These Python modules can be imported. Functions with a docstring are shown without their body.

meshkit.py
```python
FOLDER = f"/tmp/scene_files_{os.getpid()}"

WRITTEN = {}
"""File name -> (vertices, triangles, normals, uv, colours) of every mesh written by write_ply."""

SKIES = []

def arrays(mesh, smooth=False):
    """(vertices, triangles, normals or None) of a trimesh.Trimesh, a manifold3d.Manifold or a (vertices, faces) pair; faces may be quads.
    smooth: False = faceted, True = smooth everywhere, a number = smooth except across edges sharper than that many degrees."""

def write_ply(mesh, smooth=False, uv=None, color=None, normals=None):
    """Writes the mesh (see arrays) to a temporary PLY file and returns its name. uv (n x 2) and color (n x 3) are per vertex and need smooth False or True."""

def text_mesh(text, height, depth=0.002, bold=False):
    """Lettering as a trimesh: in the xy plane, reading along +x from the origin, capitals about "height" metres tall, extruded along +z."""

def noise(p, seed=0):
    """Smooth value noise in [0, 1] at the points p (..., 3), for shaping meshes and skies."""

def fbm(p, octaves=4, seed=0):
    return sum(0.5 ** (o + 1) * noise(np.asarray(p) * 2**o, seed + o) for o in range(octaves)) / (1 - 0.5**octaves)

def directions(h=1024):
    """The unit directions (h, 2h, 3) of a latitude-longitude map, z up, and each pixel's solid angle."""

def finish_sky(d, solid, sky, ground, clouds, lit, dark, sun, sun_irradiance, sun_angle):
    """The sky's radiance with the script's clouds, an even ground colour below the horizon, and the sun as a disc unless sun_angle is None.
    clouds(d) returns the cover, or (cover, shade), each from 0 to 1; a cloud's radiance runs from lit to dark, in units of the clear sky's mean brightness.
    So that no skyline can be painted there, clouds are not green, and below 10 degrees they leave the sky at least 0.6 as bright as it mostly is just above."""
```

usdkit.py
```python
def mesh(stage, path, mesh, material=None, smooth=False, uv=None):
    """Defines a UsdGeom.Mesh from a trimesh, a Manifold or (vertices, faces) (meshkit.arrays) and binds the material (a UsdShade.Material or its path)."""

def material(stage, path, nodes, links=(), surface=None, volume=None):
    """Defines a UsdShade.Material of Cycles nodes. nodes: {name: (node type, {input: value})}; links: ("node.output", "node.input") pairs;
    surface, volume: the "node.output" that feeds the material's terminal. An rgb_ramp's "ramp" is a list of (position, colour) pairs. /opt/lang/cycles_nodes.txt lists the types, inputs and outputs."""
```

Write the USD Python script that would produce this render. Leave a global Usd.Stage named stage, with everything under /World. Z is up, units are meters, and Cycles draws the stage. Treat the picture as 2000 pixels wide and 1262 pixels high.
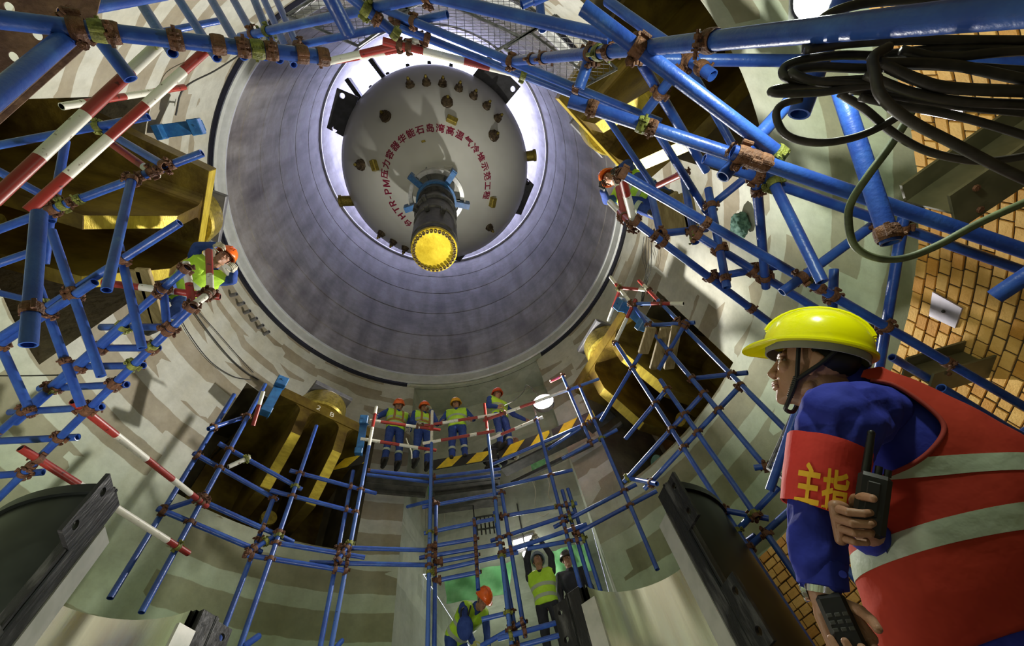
import math, random
import numpy as np, trimesh, manifold3d as m3
import usdkit
from pxr import Usd, UsdGeom, UsdLux, UsdShade, Gf, Sdf, Vt
from shapely.geometry import Polygon, Point, box as sbox
from shapely.ops import unary_union

stage = Usd.Stage.CreateInMemory()
UsdGeom.SetStageUpAxis(stage, UsdGeom.Tokens.z); UsdGeom.SetStageMetersPerUnit(stage, 1.0)
UsdGeom.Xform.Define(stage, '/World'); UsdGeom.Scope.Define(stage, '/World/Looks')
random.seed(7); rng = np.random.default_rng(7)
PI = math.pi; rad = math.radians

# ------------------------------------------------------------------ camera, sky, lamps, exposure
FPX, ZX, ZY = 850.0, 861.4, 168.0                   # focal length and zenith vanishing point in pixels of the 2000 x 1262 picture
C = np.array([0.924, -2.333, 0.0])                  # lens position; the vessel's axis is the world's z axis
zc = np.array([ZX-1000, ZY-631, FPX]); zc /= np.linalg.norm(zc)
ya = np.array([0, 0, 1.0]) - zc[2]*zc; ya /= np.linalg.norm(ya)
R = np.array([np.cross(ya, zc), ya, zc])            # world rows from camera vectors (right, down, forward)
cam = UsdGeom.Camera.Define(stage, '/World/Camera')
cam.CreateHorizontalApertureAttr(36.0); cam.CreateVerticalApertureAttr(36.0*1262/2000); cam.CreateFocalLengthAttr(36.0*FPX/2000)
cam.CreateClippingRangeAttr(Gf.Vec2f(0.05, 200)); cam.CreateFStopAttr(0.0)
rt, up, bk = R @ [1, 0, 0], R @ [0, -1, 0], R @ [0, 0, -1]
cam.AddTransformOp().Set(Gf.Matrix4d(*rt, 0, *up, 0, *bk, 0, *C, 1))
cam.CreateExposureAttr(0.45)

sky = UsdLux.DomeLight.Define(stage, '/World/SkyLight')
sky.CreateColorAttr(Gf.Vec3f(0.62, 0.63, 1.0)); sky.CreateIntensityAttr(3.8)

def lamp(name, pos, power, color=(1, 0.93, 0.78), radius=0.09):
    l = UsdLux.SphereLight.Define(stage, '/World/' + name)
    l.CreateRadiusAttr(radius); l.CreateIntensityAttr(power); l.CreateColorAttr(Gf.Vec3f(*color)); l.AddTranslateOp().Set(Gf.Vec3d(*pos))
    return l
LAMPS = dict(work=(1.055, 2.66, 5.87), fill_mid=(-0.25, 1.0, 0.05), fill_side=(-1.55, -1.25, 0.55), hanging=(1.99, -2.28, 1.35), alcove=(0.02, 4.60, 4.53), alcove_low=(-0.9, 6.6, 3.6))
WORK_AIM = np.array([-0.02, -0.95, -0.02]); WORK_AIM /= np.linalg.norm(WORK_AIM)
def flood_light(name, pos, aim, power, color, radius):
    l = UsdLux.DiskLight.Define(stage, '/World/' + name); z = -np.asarray(aim, float); z /= np.linalg.norm(z); x = np.cross([0, 0, 1.0], z); x /= np.linalg.norm(x); y = np.cross(z, x)
    l.CreateRadiusAttr(radius); l.CreateIntensityAttr(power); l.CreateColorAttr(Gf.Vec3f(*color)); l.AddTransformOp().Set(Gf.Matrix4d(*x, 0, *y, 0, *z, 0, *map(float, pos), 1))
flood_light('WorkLampLight', LAMPS['work'], WORK_AIM, 4300, (1, 0.96, 0.88), 0.10)
lamp('FloorFillLight', LAMPS['fill_mid'], 40, (1.0, 0.95, 0.74), 0.13)  # unseen fill, added to brighten the chamber from below
lamp('FloorSideFillLight', LAMPS['fill_side'], 75, (1.0, 0.93, 0.76), 0.13)  # unseen fill from the left, added to brighten bricks and foreman
lamp('HangingLampLight', LAMPS['hanging'], 230, (0.92, 1, 0.80), 0.05)
lamp('AlcoveLampLight', LAMPS['alcove'], 160, (1, 0.97, 0.9), 0.05)
lamp('AlcoveLowLight', LAMPS['alcove_low'], 50, (0.95, 1, 0.85), 0.1)

# ------------------------------------------------------------------ helpers
def D(px, py): return R @ np.array([px-1000, py-631, FPX])/FPX      # ray of unit depth
def dep(px, py, d): return C + D(px, py)*d
def at_cyl(px, py, r):
    d = D(px, py); A = d[0]**2+d[1]**2; B = C[0]*d[0]+C[1]*d[1]; c = C[0]**2+C[1]**2-r*r
    return C + d*((-B+math.sqrt(B*B-A*c))/A)
def at_z(px, py, z): d = D(px, py); return C + d*(z/d[2])
def at_y(px, py, y): d = D(px, py); return C + d*((y-C[1])/d[1])
def at_sphere(px, py, h, r):
    d = D(px, py); c = np.array([0, 0, h])-C; A = d@d; B = -d@c
    return C + d*((-B-math.sqrt(B*B-A*(c@c-r*r)))/A)
def unit(v): v = np.asarray(v, float); return v/np.linalg.norm(v)
used = {}
def fresh(parent, name):
    k = used.get((parent, name), -1)+1; used[(parent, name)] = k
    return f'{parent}/{name}' + (f'_{k:03d}' if k else '')
def tag(prim, label=None, cat=None, group=None, kind=None):
    for k, v in (('label', label), ('category', cat), ('group', group), ('kind', kind)):
        if v: prim.SetCustomDataByKey(k, v)
    return prim
def thing(name, label, cat, group=None, kind=None, loc=None):
    p = fresh('/World', name); x = UsdGeom.Xform.Define(stage, p)
    if loc is not None: x.AddTranslateOp().Set(Gf.Vec3d(*map(float, loc)))
    tag(x.GetPrim(), label, cat, group, kind); return p
def obj(name, mesh, m, parent='/World', smooth=30, label=None, cat=None, group=None, kind=None):
    p = fresh(parent, name)
    g = usdkit.mesh(stage, p, mesh, m, smooth=smooth)
    tag(g.GetPrim(), label, cat, group, kind); return p
def cat(ms): return trimesh.util.concatenate([m for m in ms if m is not None])
def frame(z, x=None):
    z = unit(z); x = np.array([1, 0, 0.0]) if x is None else np.asarray(x, float)
    if abs(unit(x)@z) > 0.98: x = np.array([0, 1, 0.0]) if abs(z[1]) < 0.9 else np.array([0, 0, 1.0])
    x = unit(x - (x@z)*z); return np.column_stack([x, np.cross(z, x), z])
def place(m, rot=None, loc=(0, 0, 0)):
    m = m.copy(); T = np.eye(4); T[:3, 3] = loc
    if rot is not None: T[:3, :3] = rot
    m.apply_transform(T); return m
def bx(size, c=(0, 0, 0), rot=None): return place(trimesh.creation.box(size), rot, c)
def bevel_box(size, b=0.008):
    s = np.array(size)/2; pts = []
    for a in (-1, 1):
        for e in (-1, 1):
            for f in (-1, 1):
                for k in range(3):
                    q = np.array([a, e, f])*s; o = np.array([a, e, f])*b; o[k] = 0; pts.append(q-o)
    return trimesh.convex.convex_hull(np.array(pts))
def tube(a, b, r, n=12, open_r=None, steps=1):
    """Cylinder from a to b; open_r gives it an open bore at both ends."""
    a, b = np.asarray(a, float), np.asarray(b, float); F = frame(b-a); L = np.linalg.norm(b-a)
    if open_r is None: prof = [(0, 0)] + [(r, L*i/steps) for i in range(steps+1)] + [(0, L)]
    else: prof = [(open_r, 0.12), (open_r, 0)] + [(r, L*i/steps) for i in range(steps+1)] + [(open_r, L), (open_r, L-0.12)]
    return place(lathe(prof, n), F, a)
def lathe(prof, n=48, a0=0.0, a1=2*PI):
    prof = np.array(prof, float); full = abs(a1-a0-2*PI) < 1e-6; m = n if full else n+1
    th = np.linspace(a0, a1, n+1)[:m]; k = len(prof)
    v = np.stack([np.outer(prof[:, 0], np.cos(th)), np.outer(prof[:, 0], np.sin(th)), np.repeat(prof[:, 1:], m, 1)], -1).reshape(-1, 3)
    f = []
    for i in range(k-1):
        for j in range(n):
            p, q = i*m+j, i*m+(j+1) % m; f += [(p, q, q+m), (p, q+m, p+m)]
    t = trimesh.Trimesh(v, f, process=False); t.merge_vertices(); t.update_faces(t.nondegenerate_faces()); t.fix_normals(); return t
def sweep(pts, r, n=8, sub=6):
    """Round cord through the points (Catmull-Rom)."""
    P = np.array(pts, float)
    if sub > 1 and len(P) > 2:
        Q = np.vstack([2*P[0]-P[1], P, 2*P[-1]-P[-2]]); out = []
        for i in range(1, len(Q)-2):
            for t in np.arange(sub)/sub:
                p0, p1, p2, p3 = Q[i-1:i+3]; out.append(0.5*(2*p1+(p2-p0)*t+(2*p0-5*p1+4*p2-p3)*t*t+(3*p1-p0-3*p2+p3)*t**3))
        P = np.array(out+[P[-1]])
    T = np.gradient(P, axis=0); T /= np.linalg.norm(T, axis=1, keepdims=True)+1e-12
    N = [frame(T[0])[:, 0]]
    for t in T[1:]: u = N[-1]-(N[-1]@t)*t; N.append(u/np.linalg.norm(u))
    N = np.array(N); B = np.cross(T, N); a = np.arange(n)*2*PI/n
    rr = np.broadcast_to(r, (len(P),))[:, None, None]
    v = (P[:, None]+rr*(np.cos(a)[None, :, None]*N[:, None]+np.sin(a)[None, :, None]*B[:, None])).reshape(-1, 3); f = []
    for i in range(len(P)-1):
        for j in range(n): p, q = i*n+j, i*n+(j+1) % n; f += [(p, q, q+n), (p, q+n, p+n)]
    e = (len(P)-1)*n
    for j in range(1, n-1): f += [(0, j+1, j), (e, e+j, e+j+1)]
    return trimesh.Trimesh(v, f, process=False)
def prism(poly, h, rot=None, loc=(0, 0, 0)):
    ps = getattr(poly, 'geoms', [poly])
    return place(cat([trimesh.creation.extrude_polygon(p, h, engine='earcut') for p in ps]), rot, loc)
def tri(man): q = man.to_mesh(); return trimesh.Trimesh(q.vert_properties[:, :3], q.tri_verts, process=False)
def man(t): return m3.Manifold(m3.Mesh(np.asarray(t.vertices, np.float32), np.asarray(t.faces, np.uint32)))
def ball(c, r, n=16): 
    s = m3.Manifold.sphere(1.0, n).scale(np.broadcast_to(r, 3).tolist()); return s.translate(list(map(float, c)))
def bone(a, b, ra, rb, n=16): return m3.Manifold.batch_hull([ball(a, ra, n), ball(b, rb, n)])
def blend(parts, edge=0.02, it=12):
    """One smooth skin over overlapping solids."""
    u = m3.Manifold.batch_boolean(parts, m3.OpType.Add)
    t = tri(u.refine_to_length(edge)); t.merge_vertices()
    if it: trimesh.smoothing.filter_taubin(t, lamb=0.5, nu=0.51, iterations=it)
    return t

# ------------------------------------------------------------------ materials
def mat(name, c1, c2=None, rough=0.6, metal=0.0, scale=6.0, lo=0.4, hi=0.65, detail=5, bump=0.0, bscale=None, spec=0.5, stretch=(1, 1, 1), rough2=None, coat=0.0, emit=None, third=None):
    n = {'p': ('principled_bsdf', {'base_color': c1, 'roughness': rough, 'metallic': metal, 'specular_ior_level': spec, 'coat_weight': coat})}; L = []
    if emit: n['p'][1].update(emission_color=emit[0], emission_strength=emit[1])
    if c2 is not None or bump:
        n['g'] = ('geometry', {}); n['m'] = ('mapping', {'scale': stretch}); L.append(('g.position', 'm.vector'))
    if c2 is not None:
        n['n'] = ('noise_texture', {'scale': scale, 'detail': float(detail), 'roughness': 0.6}); L.append(('m.vector', 'n.vector'))
        n['r'] = ('rgb_ramp', {'ramp': [(lo, c1), (hi, c2)] + ([(min(hi+0.1, 1), third)] if third else [])}); L += [('n.fac', 'r.fac'), ('r.color', 'p.base_color')]
        if rough2 is not None:
            n['q'] = ('map_range', {'from_min': lo, 'from_max': hi, 'to_min': rough, 'to_max': rough2, 'clamp': True}); L += [('n.fac', 'q.value'), ('q.result', 'p.roughness')]
    if bump:
        n['bn'] = ('noise_texture', {'scale': bscale or scale*4, 'detail': 4.0}); n['b'] = ('bump', {'strength': bump, 'distance': 0.02})
        L += [('m.vector', 'bn.vector'), ('bn.fac', 'b.height'), ('b.normal', 'p.normal')]
    return usdkit.material(stage, '/World/Looks/' + name, n, L, surface='p.BSDF')
BLUE = mat('blue_paint', (0.018, 0.060, 0.32), (0.035, 0.11, 0.42), rough=0.34, scale=9, lo=0.42, hi=0.7, third=(0.13, 0.24, 0.33), bump=0.1, bscale=70)
BLUE_CLAMP = mat('blue_clamp_paint', (0.02, 0.10, 0.28), (0.03, 0.16, 0.40), rough=0.4, scale=12)
RUST = mat('rusty_coupler', (0.085, 0.032, 0.016), (0.17, 0.07, 0.03), rough=0.7, scale=30, bump=0.4)
OLIVE_CLAMP = mat('olive_coupler', (0.10, 0.11, 0.02), (0.24, 0.26, 0.04), rough=0.6, scale=40, bump=0.3)
RUSTPLATE = mat('rusty_plate', (0.07, 0.032, 0.02), (0.16, 0.09, 0.05), rough=0.75, scale=14, bump=0.3)
WHITE_VESSEL = mat('vessel_white_paint', (0.66, 0.67, 0.62), (0.60, 0.61, 0.55), rough=0.28, scale=1.2, lo=0.35, hi=0.75, coat=0.25)
RED_LETTER = mat('red_letter_paint', (0.24, 0.012, 0.045), rough=0.5)
BOSS = mat('brown_boss', (0.045, 0.03, 0.018), (0.12, 0.085, 0.04), rough=0.45, metal=0.4, scale=25)
BRASSPLUG = mat('waxed_gold_plug', (0.42, 0.33, 0.06), (0.22, 0.17, 0.03), rough=0.35, metal=0.6, scale=20)
GOLD = mat('gold_flange_face', (0.95, 0.72, 0.06), (0.62, 0.44, 0.02), rough=0.3, metal=0.75, scale=3, lo=0.4, hi=0.7, bump=0.15, bscale=14)
DARKSTEEL = mat('dark_steel', (0.035, 0.036, 0.034), (0.09, 0.09, 0.08), rough=0.35, metal=0.6, scale=8)
LUGSTEEL = mat('lug_steel', (0.045, 0.047, 0.052), (0.075, 0.077, 0.085), rough=0.55, scale=6)
SILVER = mat('silver_ring', (0.62, 0.63, 0.62), (0.45, 0.46, 0.45), rough=0.25, metal=0.9, scale=10)
BRONZE = mat('oiled_bracket_steel', (0.10, 0.062, 0.014), (0.27, 0.195, 0.03), rough=0.36, metal=0.45, scale=2.2, lo=0.38, hi=0.68, bump=0.2, bscale=18, third=(0.16, 0.075, 0.025))
EDGELIT = mat('lamplit_bracket_edge', (0.46, 0.34, 0.035), (0.66, 0.52, 0.06), rough=0.4, metal=0.35, scale=5, stretch=(1, 1, 4), bump=0.15, bscale=30)  # brighter yellow than the bracket steel: lamplight on the edges put into colour
PADGREY = mat('bearing_pad_grey', (0.10, 0.10, 0.115), (0.15, 0.15, 0.16), rough=0.5, scale=8)
TEAL = mat('teal_cap', (0.10, 0.27, 0.22), (0.16, 0.36, 0.30), rough=0.45, scale=12)
BLACKTANK = mat('black_tank_paint', (0.004, 0.005, 0.005), (0.009, 0.011, 0.010), rough=0.36, scale=5, spec=0.3)
SCUFF = mat('scuffed_black_flange', (0.014, 0.014, 0.015), (0.12, 0.12, 0.12), rough=0.4, metal=0.3, scale=14, detail=8, lo=0.5, hi=0.8, stretch=(1, 1, 0.25), bump=0.3)
STRIPSTEEL = mat('pale_edge_strip', (0.50, 0.50, 0.46), (0.40, 0.41, 0.37), rough=0.4, metal=0.5, scale=6)
POLISHED = mat('polished_lining', (0.72, 0.71, 0.62), (0.68, 0.67, 0.58), rough=0.2, metal=1.0, scale=9, stretch=(1, 1, 0.02), rough2=0.25, bump=0.015, bscale=60)
CABLE = mat('black_cable', (0.022, 0.020, 0.018), (0.055, 0.048, 0.042), rough=0.5, scale=18)
CABLE_GREEN = mat('dusty_cable', (0.06, 0.075, 0.04), (0.15, 0.19, 0.09), rough=0.5, scale=18)
WIRE = mat('thin_wire', (0.03, 0.03, 0.03), rough=0.6)
PALEWIRE = mat('pale_cord', (0.5, 0.48, 0.38), rough=0.7)
WOOD = mat('plank_wood', (0.23, 0.17, 0.075), (0.36, 0.28, 0.14), rough=0.7, scale=5, stretch=(6, 1, 6), bump=0.2)
HAZ_Y = mat('hazard_yellow', (0.72, 0.52, 0.015), (0.55, 0.39, 0.02), rough=0.5, scale=10)
HAZ_B = mat('hazard_black', (0.016, 0.015, 0.013), rough=0.5)
TARP = mat('green_tarp', (0.13, 0.42, 0.16), (0.24, 0.58, 0.26), rough=0.7, scale=3)
GRATE = mat('mesh_steel', (0.10, 0.10, 0.11), (0.2, 0.2, 0.21), rough=0.5, metal=0.4, scale=20)
OLIVE = mat('olive_beam_paint', (0.085, 0.082, 0.042), (0.13, 0.12, 0.065), rough=0.5, scale=7, third=(0.05, 0.035, 0.02))
WELDPLATE = mat('weld_plate', (0.40, 0.38, 0.46), (0.33, 0.31, 0.36), rough=0.4, metal=0.3, scale=5)
SOOT = mat('weld_soot', (0.06, 0.05, 0.03), (0.16, 0.13, 0.05), rough=0.8, scale=20)
MORTAR = mat('dark_mortar', (0.055, 0.035, 0.012), (0.09, 0.055, 0.02), rough=0.9, scale=20)
BRICKS = [mat(f'yellow_brick_{w}', a, b, rough=0.75, scale=11, bump=0.25, bscale=60) for w, a, b in (('light', (0.72, 0.42, 0.10), (0.80, 0.50, 0.14)), ('mid', (0.66, 0.36, 0.07), (0.73, 0.42, 0.10)), ('amber', (0.60, 0.28, 0.04), (0.66, 0.33, 0.06)))]
COVERALL = mat('blue_coverall', (0.022, 0.032, 0.30), (0.032, 0.045, 0.37), rough=0.8, scale=9, bump=0.35, bscale=14, spec=0.2)
COVER_FAR = mat('faded_coverall', (0.03, 0.06, 0.24), (0.045, 0.085, 0.30), rough=0.85, scale=14, bump=0.5, bscale=16, spec=0.15)
DARKCLOTH = mat('dark_workwear', (0.012, 0.014, 0.022), (0.022, 0.025, 0.035), rough=0.85, scale=10)
LIME = mat('lime_vest', (0.42, 0.74, 0.03), (0.50, 0.82, 0.06), rough=0.7, scale=9, bump=0.3, bscale=20)
REDVEST = mat('red_vest', (0.33, 0.028, 0.016), (0.42, 0.042, 0.022), rough=0.8, scale=5, bump=0.4, bscale=9, spec=0.2)
PIPING = mat('vest_edging', (0.30, 0.03, 0.02), rough=0.8)
REFLECT = mat('reflective_tape', (0.36, 0.44, 0.33), (0.43, 0.50, 0.40), rough=0.5, scale=8, bump=0.35, bscale=12)
ARMBAND = mat('red_armband', (0.60, 0.028, 0.02), (0.66, 0.04, 0.03), rough=0.75, scale=6, bump=0.2, bscale=14)
YELLOWINK = mat('yellow_lettering', (0.85, 0.47, 0.02), rough=0.7)
ORANGE = mat('orange_helmet', (0.86, 0.14, 0.01), rough=0.3, coat=0.3)
YELLOWHAT = mat('yellow_helmet', (0.92, 0.90, 0.0), rough=0.2, coat=0.4)
SKIN = mat('skin', (0.34, 0.175, 0.105), (0.38, 0.20, 0.125), rough=0.5, scale=20, bump=0.1, bscale=150)
NAIL = mat('fingernail', (0.45, 0.28, 0.20), rough=0.3)
LIP = mat('lip', (0.28, 0.10, 0.075), rough=0.5)
EYEWHITE = mat('eye_white', (0.6, 0.57, 0.52), rough=0.2)
IRIS = mat('iris', (0.015, 0.01, 0.008), rough=0.1)
HAIR = mat('black_hair', (0.008, 0.007, 0.006), rough=0.5)
GLOVE = mat('work_glove', (0.42, 0.39, 0.30), (0.52, 0.49, 0.40), rough=0.85, scale=20)
GLOVE_Y = mat('yellow_glove', (0.45, 0.46, 0.14), rough=0.8)
BELT = mat('tan_harness', (0.36, 0.17, 0.05), rough=0.7)
BOOT = mat('dark_boot', (0.02, 0.018, 0.016), rough=0.6)
BLACKPLASTIC = mat('black_plastic', (0.01, 0.01, 0.011), rough=0.35)
STRAP = mat('black_strap', (0.012, 0.012, 0.012), rough=0.7)
CHROME = mat('chrome', (0.7, 0.7, 0.7), rough=0.12, metal=1.0)
LAMPGLASS = mat('lamp_glass', (1, 1, 1), emit=((1, 0.97, 0.9), 60.0))
LAMPBODY = mat('lamp_housing', (0.05, 0.05, 0.05), rough=0.5)
DULLPLATE = mat('grey_steel_plate', (0.16, 0.16, 0.17), (0.23, 0.23, 0.24), rough=0.5, metal=0.3, scale=6)

STRIPE = usdkit.material(stage, '/World/Looks/striped_tube_paint', {
    'a': ('attribute', {'attribute': 'tint'}), 'g': ('geometry', {}), 'n': ('noise_texture', {'scale': 30.0, 'detail': 4.0}), 'r': ('rgb_ramp', {'ramp': [(0.0, (1, 1, 1)), (0.64, (1, 1, 1)), (0.70, (0.3, 0.22, 0.18))]}),
    'x': ('mix_color', {'blend_type': 'multiply', 'fac': 1.0}), 'p': ('principled_bsdf', {'roughness': 0.42})},
    [('g.position', 'n.vector'), ('n.fac', 'r.fac'), ('a.color', 'x.a'), ('r.color', 'x.b'), ('x.result', 'p.base_color')], surface='p.BSDF')

def concrete(name, zrep, shift, base, base2, plaster, amount, stain, bandw, zlow=None, low=None, bump=0.25):
    """Cast concrete with trowelled plaster bands at even heights (paint and plaster, not shade), blotches and fine vertical streaks."""
    n = {'g': ('geometry', {}), 's': ('separate_xyz', {}), 'n1': ('noise_texture', {'scale': 0.9, 'detail': 6.0, 'roughness': 0.65}), 'm2': ('mapping', {'scale': (1.7, 1.7, 0.28)}), 'n2': ('noise_texture', {'scale': 1.6, 'detail': 5.0}),
         'n3': ('noise_texture', {'scale': 5.0, 'detail': 6.0, 'roughness': 0.7}), 'zz': ('math', {'math_type': 'multiply_add', 'value2': 1.0/zrep, 'value3': shift}), 'nz': ('noise_texture', {'scale': 3.0, 'detail': 5.0}),
         'zn': ('math', {'math_type': 'multiply_add', 'value2': 0.13}), 'fr': ('math', {'math_type': 'fraction'}), 'rb': ('rgb_ramp', {'ramp': [(0.0, (1, 1, 1)), (bandw, (1, 1, 1)), (bandw+0.015, (0, 0, 0)), (0.985, (0, 0, 0)), (1, (1, 1, 1))]}),
         'rp': ('rgb_ramp', {'ramp': [(0.57, (0, 0, 0)), (0.585, (1, 1, 1))]}), 'vor': ('voronoi_texture', {'scale': 1.1, 'metric': 'chebychev', 'randomness': 0.8}), 'vm': ('mapping', {'scale': (1, 1, 1.4)}), 'rv': ('rgb_ramp', {'ramp': [(0.0, (0, 0, 0)), (0.66, (0, 0, 0)), (0.67, (1, 1, 1))]}), 'sv': ('separate_xyz', {}),
         'mx': ('math', {'math_type': 'maximum', 'use_clamp': True}), 'am': ('math', {'math_type': 'multiply', 'value2': amount}), 'rc': ('rgb_ramp', {'ramp': [(0.3, base), (0.7, base2)]}),
         'mixp': ('mix_color', {'b': plaster}), 'rs': ('rgb_ramp', {'ramp': [(0.42, (1, 1, 1)), (0.72, stain)]}), 'mul': ('mix_color', {'blend_type': 'multiply', 'fac': 0.8}), 'rt': ('rgb_ramp', {'ramp': [(0.35, (0.8, 0.8, 0.8)), (0.65, (1.05, 1.05, 1.05))]}), 'mul2': ('mix_color', {'blend_type': 'multiply', 'fac': 0.8}),
         'p': ('principled_bsdf', {'roughness': 0.72, 'specular_ior_level': 0.35}), 'b': ('bump', {'strength': bump, 'distance': 0.02})}
    L = [('g.position', 's.vector'), ('g.position', 'n1.vector'), ('g.position', 'm2.vector'), ('m2.vector', 'n2.vector'), ('g.position', 'n3.vector'), ('g.position', 'nz.vector'), ('s.z', 'zz.value1'), ('nz.fac', 'zn.value1'), ('zz.value', 'zn.value3'), ('zn.value', 'fr.value1'), ('fr.value', 'rb.fac'),
         ('g.position', 'vm.vector'), ('vm.vector', 'vor.vector'), ('vor.color', 'sv.vector'), ('sv.x', 'rv.fac'), ('rb.color', 'mx.value1'), ('rv.color', 'mx.value2'), ('mx.value', 'am.value1'),
         ('n1.fac', 'rc.fac'), ('rc.color', 'mixp.a'), ('am.value', 'mixp.fac'), ('mixp.result', 'mul.a'), ('n2.fac', 'rs.fac'), ('rs.color', 'mul.b'), ('mul.result', 'mul2.a'), ('n3.fac', 'rt.fac'), ('rt.color', 'mul2.b'), ('n3.fac', 'b.height'), ('b.normal', 'p.normal')]
    if zlow is None: L.append(('mul2.result', 'p.base_color'))
    else:
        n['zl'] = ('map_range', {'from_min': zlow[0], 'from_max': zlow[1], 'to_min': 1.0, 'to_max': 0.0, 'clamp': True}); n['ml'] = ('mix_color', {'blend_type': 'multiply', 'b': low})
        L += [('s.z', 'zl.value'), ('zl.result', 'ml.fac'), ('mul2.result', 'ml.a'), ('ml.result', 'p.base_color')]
    return usdkit.material(stage, '/World/Looks/' + name, n, L, surface='p.BSDF')
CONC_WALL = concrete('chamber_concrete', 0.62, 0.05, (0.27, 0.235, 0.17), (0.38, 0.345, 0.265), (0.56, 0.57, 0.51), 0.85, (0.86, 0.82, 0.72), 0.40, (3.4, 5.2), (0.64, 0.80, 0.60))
CONC_SHAFT = concrete('shaft_concrete', 1.7, 0.3, (0.17, 0.158, 0.142), (0.35, 0.33, 0.30), (0.32, 0.31, 0.30), 0.3, (0.38, 0.34, 0.32), 0.05)
CONC_ALCOVE = concrete('alcove_concrete', 1.1, 0.2, (0.36, 0.39, 0.32), (0.46, 0.49, 0.40), (0.56, 0.60, 0.50), 0.5, (0.8, 0.8, 0.74), 0.2)

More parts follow.
